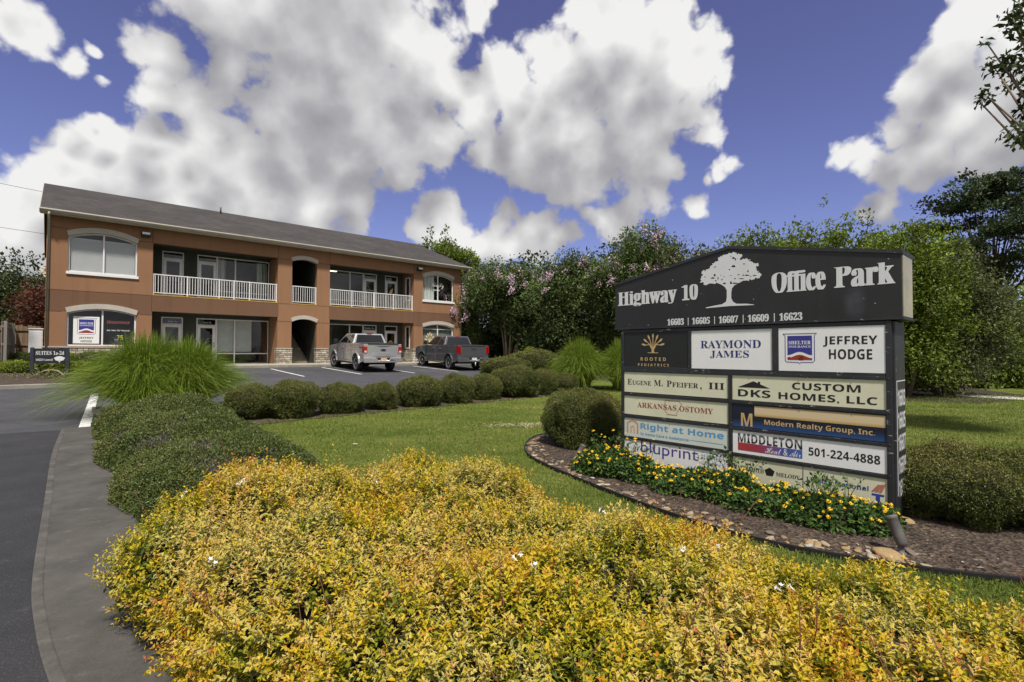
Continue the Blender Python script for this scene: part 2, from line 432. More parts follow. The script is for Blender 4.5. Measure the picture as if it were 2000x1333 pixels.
def sheet(name, poly, dz, mat, frame='td', kind='structure', label=None, cat=None):
    """flat region lying on the ground, cut where the ground bends"""
    pts = [td(*p) if frame == 'td' else Vector((p[0], p[1], 0)) for p in poly]
    ar = sum(pts[i].x*pts[(i+1) % len(pts)].y-pts[(i+1) % len(pts)].x*pts[i].y for i in range(len(pts)))
    if ar < 0: pts = pts[::-1]
    bm = bmesh.new(); vs = [bm.verts.new((p.x, p.y, 0)) for p in pts]
    bm.faces.new(vs); bmesh.ops.triangulate(bm, faces=bm.faces[:])
    for d in GD[1:-1]:
        bmesh.ops.bisect_plane(bm, geom=bm.verts[:]+bm.edges[:]+bm.faces[:], plane_co=NA*d, plane_no=NA)
    for v in bm.verts: v.co.z = ground(v.co.x, v.co.y)+dz
    me = bpy.data.meshes.new(name); bm.to_mesh(me); bm.free(); me.materials.append(mat)
    o = bpy.data.objects.new(name, me); COL.objects.link(o)
    return tag(o, label, cat, None, kind)

def sweep(name, pts, w, h, mat, base=-0.05, kind='structure', frame='td'):
    """curb or strip with a rectangular section that follows the ground along pts"""
    P = [td(*p) if frame == 'td' else Vector((p[0], p[1], 0)) for p in pts]
    Q = []
    for i in range(len(P)-1):
        k = max(1, int((P[i+1]-P[i]).length/1.0))
        Q += [P[i].lerp(P[i+1], j/k) for j in range(k)]
    Q.append(P[-1]); mb = MB(); n = len(Q); vs = []
    for i, p in enumerate(Q):
        d = (Q[min(i+1, n-1)]-Q[max(i-1, 0)]).normalized(); nn = Vector((-d.y, d.x, 0))
        z = ground(p.x, p.y)
        for s_, hh in ((0.5, base), (0.5, h*0.85), (0.38, h), (-0.38, h), (-0.5, h*0.85), (-0.5, base)):
            q = p+nn*w*s_; vs.append((q.x, q.y, z+hh))
    fs = [(i*6+j, i*6+(j+1) % 6, (i+1)*6+(j+1) % 6, (i+1)*6+j) for i in range(n-1) for j in range(6)]
    fs += [tuple(range(5, -1, -1)), tuple(range((n-1)*6, n*6))]
    mb.add(vs, [f[::-1] for f in fs])
    return tag(mb.build(name, mat), kind=kind)
# ------------------------------------------------------------------ ground materials
def mat_asphalt(name, k):
    m, t, p = newmat(name); co = t.coords()
    a = t.noise(co, 0.35, 6, 0.65); b = t.noise(co, 140, 2, 0.7); c = t.noise(co, 2.2, 5, 0.65)
    f = t.math('ADD', t.math('MULTIPLY', a, 0.5), t.math('ADD', t.math('MULTIPLY', b, 0.35), t.math('MULTIPLY', c, 0.3)))
    col = t.ramp(f, [(0.38, (0.036*k, 0.037*k, 0.043*k)), (0.58, (0.068*k, 0.069*k, 0.078*k)), (0.78, (0.125*k, 0.126*k, 0.136*k))])
    sp = t.voro(co, 55); col = t.mix(t.maprange(sp, 0.20, 0.08, 0, 0.7), col, (0.24*k**.5, 0.235*k**.5, 0.23*k**.5))
    oil = t.noise(co, 0.9, 7, 0.72, 0.4); col = t.mix(t.maprange(oil, 0.58, 0.70, 0, 0.55), col, (0.016, 0.016, 0.018)); dust = t.noise(co, 3.5, 8, 0.75); col = t.mix(t.maprange(dust, 0.60, 0.74, 0, 0.35), col, (0.15, 0.145, 0.14))
    # cracks
    cr = t.new('ShaderNodeTexVoronoi', feature='DISTANCE_TO_EDGE'); wv = t.vmath('ADD', co, t.vmath('SCALE', t.noise(co, 1.1, 4, 0.6, out='Color'), scale=1.6)); t.put(cr.inputs['Vector'], wv); cr.inputs['Scale'].default_value = 0.16
    col = t.mix(t.maprange(cr.outputs['Distance'], 0.004, 0.0015, 0, 0.75), col, (0.018, 0.018, 0.02))
    t.put(p.inputs['Base Color'], col); p.inputs['Roughness'].default_value = 0.85
    t.put(p.inputs['Normal'], t.bump(t.math('ADD', b, t.math('MULTIPLY', sp, 0.8)), 0.7, 0.012)); return m
def mat_concrete(name, c0, c1, sc=1.2):
    m, t, p = newmat(name); co = t.coords()
    a = t.noise(co, sc, 8, 0.68); b = t.noise(co, 90, 3, 0.7)
    f = t.math('ADD', t.math('MULTIPLY', a, 0.75), t.math('MULTIPLY', b, 0.3))
    col = t.ramp(f, [(0.30, c0), (0.72, c1)])
    st = t.noise(co, 5, 8, 0.7); col = t.mix(t.maprange(st, 0.58, 0.72, 0, 0.45), col, tuple(x*1.7 for x in c1))
    t.put(p.inputs['Base Color'], col); p.inputs['Roughness'].default_value = 0.9
    t.put(p.inputs['Normal'], t.bump(b, 0.35, 0.006)); return m
def mat_lawn():
    m, t, p = newmat('lawn'); co = t.coords()
    a = t.noise(co, 0.45, 5, 0.6, 0.6); b = t.noise(co, 5.0, 5, 0.7); c = t.noise(co, 85, 3, 0.75)
    sw_ = t.new('ShaderNodeMapping'); t.put(sw_.inputs[0], co); sw_.inputs['Rotation'].default_value = (0, 0, R(32)); sw_.inputs['Scale'].default_value = (0.25, 1.5, 1)
    s = t.noise(sw_.outputs[0], 1.0, 5, 0.65, 0.8)
    f = t.math('ADD', t.math('MULTIPLY', a, 0.36), t.math('ADD', t.math('MULTIPLY', b, 0.24), t.math('MULTIPLY', s, 0.42)))
    col = t.ramp(f, [(0.36, (0.095, 0.135, 0.024)), (0.48, (0.155, 0.198, 0.036)), (0.57, (0.225, 0.250, 0.060)), (0.67, (0.29, 0.275, 0.10))])
    col = t.mix(t.maprange(c, 0.30, 0.75, 0, 0.75), t.mix(0.45, col, (0.015, 0.028, 0.005)), col)
    t.put(p.inputs['Base Color'], col); p.inputs['Roughness'].default_value = 0.9; p.inputs['Specular IOR Level'].default_value = 0.1
    t.put(p.inputs['Normal'], t.bump(c, 0.9, 0.03)); return m
def mat_mulch():
    m, t, p = newmat('mulch'); co = t.coords()
    a = t.voro(co, 38, out='Color'); b = t.noise(co, 3, 5, 0.6); h = t.voro(co, 38)
    sp = t.new('ShaderNodeSeparateColor'); t.put(sp.inputs[0], a)
    f = t.math('ADD', t.math('MULTIPLY', sp.outputs[0], 0.6), t.math('MULTIPLY', b, 0.5))
    col = t.ramp(f, [(0.2, (0.020, 0.014, 0.010)), (0.6, (0.068, 0.046, 0.032)), (0.85, (0.135, 0.098, 0.07)), (1.0, (0.30, 0.26, 0.21))])
    t.put(p.inputs['Base Color'], col); p.inputs['Roughness'].default_value = 0.95
    t.put(p.inputs['Normal'], t.bump(h, 0.9, 0.03)); return m
m_asph = mat_asphalt('old_asphalt', 0.85); m_asph2 = mat_asphalt('new_asphalt', 0.40); m_lawn = mat_lawn(); m_mulch = mat_mulch()
m_conc = mat_concrete('gutter_concrete', (0.026, 0.025, 0.022), (0.105, 0.098, 0.087), 1.8)
m_walk = mat_concrete('walk_concrete', (0.26, 0.235, 0.19), (0.42, 0.39, 0.32))
m_curb = mat_concrete('curb_concrete', (0.16, 0.15, 0.13), (0.34, 0.32, 0.28))
m_paint = M('road_paint', (0.66, 0.66, 0.66), 0.8, 0.22, 9)
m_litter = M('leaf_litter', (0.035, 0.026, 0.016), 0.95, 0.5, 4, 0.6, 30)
m_path = mat_concrete('path_concrete', (0.40, 0.39, 0.37), (0.62, 0.6, 0.56))

# one sheet for the land, out to the horizon
mb = MB(); ts = [-400, -120, -40, 0, 40, 120, 400]
vs = []; 
for d in GD:
    for t_ in ts: p = td(t_, d); vs.append((p.x, p.y, gz(d)))
fs = [(i*7+j, i*7+j+1, (i+1)*7+j+1, (i+1)*7+j) for i in range(len(GD)-1) for j in range(6)]
mb.add(vs, fs); tag(mb.build('lawn_ground', m_lawn), kind='structure')

def arc(cx, cy, r, a0, a1, n=10): return [(cx+r*math.cos(R(a0+(a1-a0)*i/n)), cy+r*math.sin(R(a0+(a1-a0)*i/n))) for i in range(n+1)]
# driveway along the left, widening into the parking lot before the building
GUT0 = [(0.9, -1.2), (0.45, 1.0), (0.2, 2.2), (0.02, 3.3), (-0.06, 4.2), (-0.08, 5.0), (-0.05, 7.0), (0.0, 10.0), (0.12, 12.45)]
def open_spline(P, n=5):
    P = [Vector(q) for q in P]; out = []
    for i in range(len(P)-1):
        p0, p1, p2, p3 = P[max(i-1, 0)], P[i], P[i+1], P[min(i+2, len(P)-1)]
        for j in range(n):
            t = j/n; out.append(tuple(0.5*((2*p1)+(p2-p0)*t+(2*p0-5*p1+4*p2-p3)*t*t+(3*p1-p0-3*p2+p3)*t**3)))
    return out+[tuple(P[-1])]
GUT = open_spline(GUT0)
sheet('driveway', [(-14, -12), (2.6, -12)]+GUT+[ (-1.2, 12.62), (-3.5, 12.4), (-14, 12.7)], 0.008, m_asph2)
lot = [(-14, 12.7), (-3.5, 12.4), (-1.2, 12.62), (0.12, 12.45), (0.62, 12.62), (0.75, 14.6)] + arc(2.2, 14.6, 1.45, 180, 275, 8) + \
      [(6, 13.2), (10, 13.2), (13.2, 13.4), (14.6, 14.8), (15.6, 18), (20.6, 22.5), (22.6, 25.5), (23.0, 28.75), (3.0, 28.75), (2.0, 27.5), (1.9, 22.6), (1.2, 21.3), (-2, 21.0), (-14, 21.0)]
sheet('parking_lot', lot, 0.008, m_asph)
# concrete gutter strip beside the driveway
gut = [(2.55, -12)]+[(a-0.01, b) for a, b in GUT]+[(0.12, 12.6), (0.62, 12.6)]+[(a+0.66, b) for a, b in GUT[::-1][1:]]+[(3.3, -12)]
sheet('gutter', gut, 0.016, m_conc)
sweep('gutter_lip', [(a+0.02, b) for a, b in GUT], 0.06, 0.020, mat_concrete('lip_concrete', (0.03, 0.028, 0.025), (0.12, 0.113, 0.10), 4.5))
# lot kerbs
sweep('kerb', [(0.86, 13.2), (0.75, 14.6)]+arc(2.2, 14.6, 1.5, 180, 275, 8)+[(6, 13.15), (10, 13.15), (13.2, 13.35), (14.7, 14.8), (15.7, 18), (20.7, 22.5), (22.7, 25.5), (23.1, 28.7)], 0.15, 0.14, m_curb)
sweep('kerb', [(-14, 21.0), (-2, 21.0), (1.2, 21.3), (1.9, 22.6), (2.0, 27.5), (2.9, 28.75)], 0.15, 0.13, m_curb)
# raised sidewalk along the shops
mb = MB()
walk = [(2.9, 28.72), (23.6, 28.72), (23.6, 31.48), (2.9, 31.48)]
o = sheet('sidewalk', walk, 0.135, m_walk)
mbk = MB(); z0 = gz(28.72)
for a, b in (((2.9, 28.72), (23.6, 28.72)),):
    pa, pb = td(*a), td(*b); mbk.add([(pa.x, pa.y, z0-0.1), (pb.x, pb.y, z0-0.1), (pb.x, pb.y, z0+0.135), (pa.x, pa.y, z0+0.135)], [(0, 1, 2, 3)])
tag(mbk.build('sidewalk_kerb', m_curb), kind='structure')
# painted lines
def line(name, a, b, w, dz=0.014):
    A, B = Vector(a), Vector(b); n = (B-A).normalized(); n = Vector((-n.y, n.x))*w/2
    return sheet(name, [tuple(A+n), tuple(A-n), tuple(B-n), tuple(B+n)], dz, m_paint)
for pa, pb in (((529.5, 721.4), (594.3, 736.3)), ((629, 718.7), (706, 732)), ((722, 717), (810, 729.5)), ((806, 716), (895, 726))):
    a, b = gp(*pa), gp(*pb); line('parking_line', a, b, 0.11)
line('parking_line', (5.6, 27.0), (4.75, 20.6), 0.11)
line('entrance_line', gp(161, 848), gp(186, 770), 0.17)
# land beside and beyond: leaf litter under the trees, the street path and far lawn
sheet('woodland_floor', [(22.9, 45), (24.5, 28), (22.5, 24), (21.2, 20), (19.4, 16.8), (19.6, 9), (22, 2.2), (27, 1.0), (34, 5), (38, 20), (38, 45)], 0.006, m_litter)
sheet('street_path', [(24.0, -14), (24.9, 1.5), (25.6, 6), (27.5, 16), (28.9, 16), (27.0, 6), (26.3, 1.5), (25.6, -14)], 0.014, m_path)

# planting bed round the monument sign
edge_px = [(1092, 850), (1048, 855), (1026, 872), (1031, 892), (1065, 912), (1120, 937), (1200, 969), (1280, 1000), (1400, 1040), (1550, 1078), (1680, 1100), (1760, 1113), (1880, 1130), (2000, 1142)]
edge = [Vector((*gpx(*p), 0)) for p in edge_px]
edge += [Vector((4.6, 3.25, 0)), Vector((5.6, 3.5, 0)), Vector((6.2, 4.5, 0)), Vector((5.7, 6.0, 0)), Vector((4.4, 7.6, 0)), Vector((2.8, 9.2, 0)), Vector((1.6, 9.7, 0))]
def smooth_closed(P, n=4):
    out = []; k = len(P)
    for i in range(k):
        p0, p1, p2, p3 = P[i-1], P[i], P[(i+1) % k], P[(i+2) % k]
        for j in range(n):
            t = j/n
            out.append(0.5*((2*p1)+(p2-p0)*t+(2*p0-5*p1+4*p2-p3)*t*t+(3*p1-p0-3*p2+p3)*t**3))
    return out
EDGE = smooth_closed(edge)
sheet('mulch_bed', [(p.x, p.y) for p in EDGE], 0.03, m_mulch, frame='xy')
m_black = M('black_plastic', (0.012, 0.012, 0.013), 0.55, 0.3, 6)
o = sweep('bed_edging', [(p.x, p.y) for p in EDGE+EDGE[:1]], 0.014, 0.050, m_black, frame='xy', kind=None)
tag(o, 'black plastic edging strip curving round the mulch bed of the big sign', 'edging')
# brown mulch under the boxwood hedge and island by the building
sheet('hedge_mulch', [(2.4, 11.0), (4.1, 11.35), (7.5, 11.55), (11, 11.85), (14.5, 11.9), (15.3, 12.9), (14.2, 13.9), (13.2, 13.25), (6, 13.05), (2.3, 13.05)], 0.012, m_mulch)
sheet('island_bed', [(-14, 21.06), (-2, 21.06), (1.15, 21.36), (1.82, 22.6), (1.92, 27.5), (2.8, 28.6), (2.8, 31.4), (-14, 31.4)], 0.10, m_mulch)

# ------------------------------------------------------------------ building
def mat_stucco(name, c, var=0.10):
    m, t, p = newmat(name); co = t.coords()
    f = t.math('ADD', t.math('MULTIPLY', t.noise(co, 0.35, 6, 0.6), 0.7), t.math('MULTIPLY', t.noise(co, 40, 3, 0.7), 0.3))
    mp = t.new('ShaderNodeMapping'); t.put(mp.inputs[0], co); mp.inputs['Scale'].default_value = (3.0, 3.0, 0.18)
    st = t.noise(mp.outputs[0], 1.0, 5, 0.6)
    col = t.ramp(f, [(0.3, tuple(x*(1-var) for x in c)), (0.7, tuple(x*(1+var) for x in c))])
    col = t.mix(t.maprange(st, 0.52, 0.72, 0, 0.32), col, tuple(x*0.55 for x in c))
    t.put(p.inputs['Base Color'], col); p.inputs['Roughness'].default_value = 0.92; p.inputs['Specular IOR Level'].default_value = 0.2
    t.put(p.inputs['Normal'], t.bump(t.noise(co, 55, 3, 0.7), 0.5, 0.012)); return m
def mat_stone():
    m, t, p = newmat('ledgestone'); co = t.coords()
    mp = t.new('ShaderNodeMapping'); t.put(mp.inputs[0], co); mp.inputs['Rotation'].default_value = (R(90), 0, 0)
    sx = t.new('ShaderNodeSeparateXYZ'); t.put(sx.inputs[0], co)
    cb = t.new('ShaderNodeCombineXYZ'); t.put(cb.inputs[0], t.math('ADD', sx.outputs[0], sx.outputs[1])); t.put(cb.inputs[1], sx.outputs[2])
    v = t.vmath('ADD', cb.outputs[0], t.vmath('SCALE', t.vmath('SUBTRACT', t.noise(cb.outputs[0], 2.6, 2, 0.5, out='Color'), (0.5, 0.5, 0.5)), scale=0.10))
    b = t.new('ShaderNodeTexBrick'); t.put(b.inputs['Vector'], v); b.inputs['Scale'].default_value = 1.0
    b.inputs['Brick Width'].default_value = 0.34; b.inputs['Row Height'].default_value = 0.125; b.inputs['Mortar Size'].default_value = 0.012
    b.inputs['Mortar Smooth'].default_value = 0.3; b.offset = 0.37; b.squash = 0.6; b.squash_frequency = 3
    b.inputs['Color1'].default_value = (0, 0, 0, 1); b.inputs['Color2'].default_value = (1, 1, 1, 1); b.inputs['Mortar'].default_value = (0.5, 0.5, 0.5, 1)
    c = t.ramp(t.math('ADD', t.math('MULTIPLY', b.outputs['Color'], 0.8), t.math('MULTIPLY', t.noise(co, 14, 4, 0.6), 0.3)),
               [(0.1, (0.16, 0.135, 0.105)), (0.4, (0.33, 0.29, 0.225)), (0.7, (0.48, 0.43, 0.35)), (1.0, (0.56, 0.53, 0.47))])
    c = t.mix(b.outputs['Fac'], c, (0.07, 0.06, 0.05))
    t.put(p.inputs['Base Color'], c); p.inputs['Roughness'].default_value = 0.9
    t.put(p.inputs['Normal'], t.bump(t.math('SUBTRACT', t.noise(co, 25, 4, 0.6), t.math('MULTIPLY', b.outputs['Fac'], 2.0)), 0.8, 0.03)); return m
def mat_shingle():
    m, t, p = newmat('shingles'); co = t.coords()
    sx = t.new('ShaderNodeSeparateXYZ'); t.put(sx.inputs[0], co)
    cb = t.new('ShaderNodeCombineXYZ'); t.put(cb.inputs[0], sx.outputs[0]); t.put(cb.inputs[1], sx.outputs[1])
    b = t.new('ShaderNodeTexBrick'); t.put(b.inputs['Vector'], cb.outputs[0]); b.inputs['Scale'].default_value = 1.0
    b.inputs['Brick Width'].default_value = 0.32; b.inputs['Row Height'].default_value = 0.14; b.inputs['Mortar Size'].default_value = 0.008
    b.inputs['Color1'].default_value = (0.2, 0.2, 0.2, 1); b.inputs['Color2'].default_value = (0.8, 0.8, 0.8, 1); b.inputs['Mortar'].default_value = (0, 0, 0, 1)
    f = t.math('ADD', t.math('MULTIPLY', b.outputs['Color'], 0.35), t.math('ADD', t.math('MULTIPLY', t.noise(co, 0.5, 7, 0.65), 0.55), t.math('MULTIPLY', t.noise(co, 30, 3, 0.7), 0.25)))
    c = t.ramp(f, [(0.30, (0.020, 0.018, 0.017)), (0.60, (0.050, 0.045, 0.042)), (0.85, (0.092, 0.082, 0.076))])
    bl = t.noise(co, 0.28, 6, 0.7, 0.5); c = t.mix(t.maprange(bl, 0.56, 0.70, 0, 0.55), c, (0.020, 0.019, 0.020))
    t.put(p.inputs['Base Color'], c); p.inputs['Roughness'].default_value = 0.95
    t.put(p.inputs['Normal'], t.bump(b.outputs['Color'], 0.4, 0.02)); return m
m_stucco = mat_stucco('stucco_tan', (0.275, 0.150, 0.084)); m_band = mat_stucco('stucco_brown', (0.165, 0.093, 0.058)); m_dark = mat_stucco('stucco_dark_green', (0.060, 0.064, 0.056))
m_stone = mat_stone(); m_shingle = mat_shingle()
m_trim = M('trim_stone', (0.43, 0.40, 0.35), 0.8, 0.12, 3, 0.2, 50)
m_white = M('white_frame', (0.74, 0.74, 0.75), 0.45, 0.05, 4); m_rail = M('white_railing', (0.70, 0.70, 0.70), 0.5, 0.08, 6)
m_gutter = M('gutter_beige', (0.36, 0.33, 0.27), 0.55, 0.12, 2); m_soffit = M('soffit', (0.40, 0.37, 0.31), 0.7)
m_room = M('room_wall', (0.24, 0.24, 0.22), 0.9); m_floor = M('room_floor', (0.12, 0.10, 0.085), 0.9)
m_glass = glassmat('window_glass', (0.86, 0.88, 0.87), 0.03); m_glassd = glassmat('tinted_glass', (0.30, 0.32, 0.32), 0.04)
m_joint = M('control_joint', (0.075, 0.04, 0.025), 0.9); m_metal = M('dark_metal', (0.05, 0.05, 0.055), 0.4, 0.1, 5, metal=0.6)
m_blind = M('blind_slats', (0.70, 0.70, 0.72), 0.6, 0.03); m_curtain = M('curtain_cloth', (0.66, 0.68, 0.66), 0.9, 0.08, 3)
m_ochre = M('ochre_edge', (0.38, 0.25, 0.055), 0.9, 0.35, 8); m_step = M('stair_concrete', (0.42, 0.36, 0.27), 0.9, 0.2, 3)
m_tube = M('fluorescent_tube', (0.9, 0.85, 0.6), 0.5, 0, emit=4.0)

BZ = 0.88
bld = empty('office_building', td(0, 31.5)+Vector((0, 0, BZ)), (0, 0, math.atan2(UA.y, UA.x)),
            'two storey tan stucco office building with grey shingle roof, balconies and arched windows', 'building')
def arch(x0, x1, zb, zs, zp, n=14):
    w = (x1-x0)/2; h = zp-zs; rr = (w*w+h*h)/(2*h); cx = (x0+x1)/2; cz = zp-rr; a = math.asin(w/rr)
    return [(x0, zb), (x1, zb)]+[(cx+rr*math.sin(a-2*a*i/n), cz+rr*math.cos(a-2*a*i/n)) for i in range(n+1)]
def arcpts(x0, x1, zs, zp, n=14): return arch(x0, x1, 0, zs, zp, n)[2:]
WL, WR = (0.38, 3.0), (19.57, 22.23)
UZ = (4.46, 6.10, 6.39); LZ = (0.98, 2.53, 2.76)
bottom = [(-0.37, 0), (3.64, 0), (3.64, 2.77), (9.70, 2.77), (9.70, 0), (10.50, 0)]
st = arcpts(10.5, 12.0, 2.52, 2.71)[::-1]
bottom += st+[(12.0, 0), (12.8, 0), (12.8, 2.77), (18.82, 2.77), (18.82, 0), (22.88, 0)]
outer = bottom+[(22.88, 7.08), (-0.37, 7.08)]
holes = [arch(*WL, *UZ), arch(*WL, *LZ), arch(*WR, *UZ), arch(*WR, *LZ), [(3.64, 3.58), (9.70, 3.58), (9.70, 6.26), (3.64, 6.26)],
         [(12.8, 3.58), (18.82, 3.58), (18.82, 6.26), (12.8, 6.26)], arch(10.5, 12.0, 3.58, 6.14, 6.31)]
mb = MB().prism(outer, holes, 0, 0.3)
wall = mb.build('front_wall', [m_stucco, m_band], bld)
bm = bmesh.new(); bm.from_mesh(wall.data)
for co_, no_ in (((0, 0, 2.57), (0, 0, 1)), ((0, 0, 3.57), (0, 0, 1)), ((9.7, 0, 0), (1, 0, 0)), ((12.8, 0, 0), (1, 0, 0))):
    bmesh.ops.bisect_plane(bm, geom=bm.verts[:]+bm.edges[:]+bm.faces[:], plane_co=co_, plane_no=no_)
for f in bm.faces:
    c = f.calc_center_median(); f.material_index = 1 if 2.57 < c.z < 3.57 and not 9.7 < c.x < 12.8 else 0
bm.to_mesh(wall.data); bm.free()
# side, back and inside walls
def gable(x0, x1, n):
    mb = MB(); prof = [(0.3, 0), (15.0, 0), (15.0, 7.08), (7.5, 10.0), (0.3, 7.08)]
    T = lambda v: (v[1], v[0], v[2])
    mb.prism(prof, [], x0, x1, T=T); o = mb.build('side_wall', m_stucco, bld); return o
gable(-0.37, -0.07, 0); gable(22.58, 22.88, 1)
MB().box(-0.07, 22.58, 14.7, 15.0, 0, 7.08).build('back_wall', m_stucco, bld)
for q in ((-0.07, 22.58, 5.2, 5.3, 0.02, 6.9), (3.44, 3.55, 1.75, 5.2, 0.02, 6.9), (18.95, 19.02, 1.75, 5.2, 0.02, 6.9)): MB().box(*q).build('room_wall', m_room, bld)
MB().box(-0.07, 22.58, 0.3, 5.2, 6.9, 6.98).build('room_ceiling', m_room, bld)
for q in ((-0.07, 10.3, 1.75, 5.2, 3.38, 3.58), (12.2, 22.58, 1.75, 5.2, 3.38, 3.58), (-0.07, 3.44, 0.3, 1.75, 3.38, 3.58), (19.02, 22.58, 0.3, 1.75, 3.38, 3.58),
          (-0.07, 10.3, 1.75, 5.2, -0.05, 0.02), (12.2, 22.58, 1.75, 5.2, -0.05, 0.02), (-0.07, 3.44, 0.3, 1.75, -0.05, 0.02), (19.02, 22.58, 0.3, 1.75, -0.05, 0.02)): MB().box(*q).build('floor_slab', m_floor, bld)
for q in ((3.64, 10.3, 0.3, 1.75), (12.2, 18.82, 0.3, 1.75), (10.3, 12.2, 0.3, 8)): MB().box(*q, -0.05, 0).build('porch_floor', m_walk, bld)
# balcony slabs with ceilings below, recess walls
for x0, x1 in ((3.64, 9.7), (12.8, 18.82)):
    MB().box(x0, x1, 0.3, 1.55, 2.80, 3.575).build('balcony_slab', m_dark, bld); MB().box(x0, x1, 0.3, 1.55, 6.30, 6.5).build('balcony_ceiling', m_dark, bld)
for x0, x1 in ((3.64, 9.7), (12.8, 18.82), (10.5, 12.0)): MB().box(x0, x1, -0.012, 0.3, 3.583, 3.64).build('balcony_edge', m_ochre, bld)
# recess back walls with openings: (x0, x1, top) per floor
OPL = [(4.23, 5.23), (5.87, 9.66)]; OPR = [(12.84, 16.78), (17.40, 18.40)]
def back(x0, x1, ops):
    for zb, zt, top in ((0.0, 2.80, 2.60), (3.575, 6.30, 6.17)):
        mb = MB(); out = [(x0, zb)]
        for a, b in ops: out += [(a, zb), (a, top), (b, top), (b, zb)]
        out += [(x1, zb), (x1, zt), (x0, zt)]
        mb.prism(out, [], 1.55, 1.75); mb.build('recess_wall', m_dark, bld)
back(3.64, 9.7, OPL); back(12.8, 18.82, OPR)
for q in ((3.55, 3.64, 0.3, 1.75), (9.7, 9.9, 0.3, 5.2), (12.6, 12.8, 0.3, 5.2)): MB().box(*q, 0, 6.9).build('return_wall', m_stucco, bld)
# right return wall with its two narrow windows
mb = MB(); T = lambda v: (v[1], v[0], v[2])
mb.prism([(0.3, 0), (1.75, 0), (1.75, 6.9), (0.3, 6.9)], [[(0.52, 1.0), (1.12, 1.0), (1.12, 2.55), (0.52, 2.55)], [(0.52, 4.4), (1.12, 4.4), (1.12, 6.05), (0.52, 6.05)]], 18.82, 18.95, T=T)
mb.build('return_wall', m_stucco, bld)
for z0, z1 in ((1.0, 2.55), (4.4, 6.05)):
    mb = MB(); mb.prism([(0.50, z0-0.02), (1.14, z0-0.02), (1.14, z1+0.02), (0.50, z1+0.02)], [[(0.57, z0+0.05), (1.07, z0+0.05), (1.07, z1-0.05), (0.57, z1-0.05)]], 18.79, 18.86, T=T)
    f = mb.build('window', m_white, bld)
    MB().box(18.84, 18.846, 0.55, 1.10, z0+0.03, z1-0.03).build('pane', m_glass, f)
    MB().box(18.96, 18.97, 0.55, 0.80, z0+0.03, z1-0.03).build('curtain', m_curtain, f)
# stair bay: side walls, stair, landing, back
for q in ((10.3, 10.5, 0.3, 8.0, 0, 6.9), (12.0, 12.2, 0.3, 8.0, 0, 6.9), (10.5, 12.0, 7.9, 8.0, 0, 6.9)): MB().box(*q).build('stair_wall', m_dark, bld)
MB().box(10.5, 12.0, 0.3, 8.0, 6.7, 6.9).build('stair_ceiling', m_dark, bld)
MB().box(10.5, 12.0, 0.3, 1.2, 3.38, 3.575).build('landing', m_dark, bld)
mb = MB()
for k in range(19): mb.box(10.52, 11.98, 1.3+0.29*k, 1.3+0.29*(k+1)+0.02, 0.0 if k < 3 else 0.17*(k-2), 0.17*(k+1))
mb.build('staircase', m_step, bld)
for x in (10.62, 11.88): MB().tube([(x, 1.2, 0.0), (x, 1.2, 0.95), (x, 1.4, 1.0), (x, 6.5, 4.0)], 0.025, 6).build('handrail', m_metal, bld)
# stone bases, proud of the stucco
def stone(x0, x1, y0=-0.05, y1=0.33):
    mb = MB().box(x0, x1, y0, y1, -0.08, 0.90); o = mb.build('stone_base', m_stone, bld, bevel=0.015)
    MB().box(x0-0.02, x1+0.02, y0-0.025, y1, 0.902, 0.955).build('stone_cap', m_trim, o)
stone(-0.42, 3.69); stone(9.64, 10.53); stone(11.97, 12.86); stone(18.76, 22.93)
MB().box(18.76, 18.819, 0.34, 1.54, 0, 0.90).build('stone_base', m_stone, bld)
# control joints in the stucco
for x0, x1 in ((-0.37, 0.2), (3.14, 3.64), (18.82, 19.42), (22.38, 22.88)): MB().box(x0, x1, -0.003, 0.01, 2.557, 2.583).build('control_joint', m_joint, bld)
for x0, x1, z in ((-0.37, 3.64, 3.57), (18.82, 22.88, 3.57), (9.7, 10.48, 2.52), (12.02, 12.8, 2.52), (9.7, 10.4, 6.2), (12.1, 12.8, 6.2), (-0.37, 0.34, 6.45), (3.04, 3.64, 6.26), (18.82, 19.5, 6.26), (22.3, 22.88, 6.26), (9.7, 10.48, 3.57), (12.02, 12.8, 3.57)):
    MB().box(x0, x1, -0.0035, 0.01, z-0.013, z+0.013).build('control_joint', m_joint, bld)
for x in (3.62, 9.72, 12.78, 18.84):
    for z0, z1 in ((6.26, 7.0), (2.77, 3.56)): MB().box(x-0.012, x+0.012, -0.004, 0.01, z0, z1).build('control_joint', m_joint, bld)
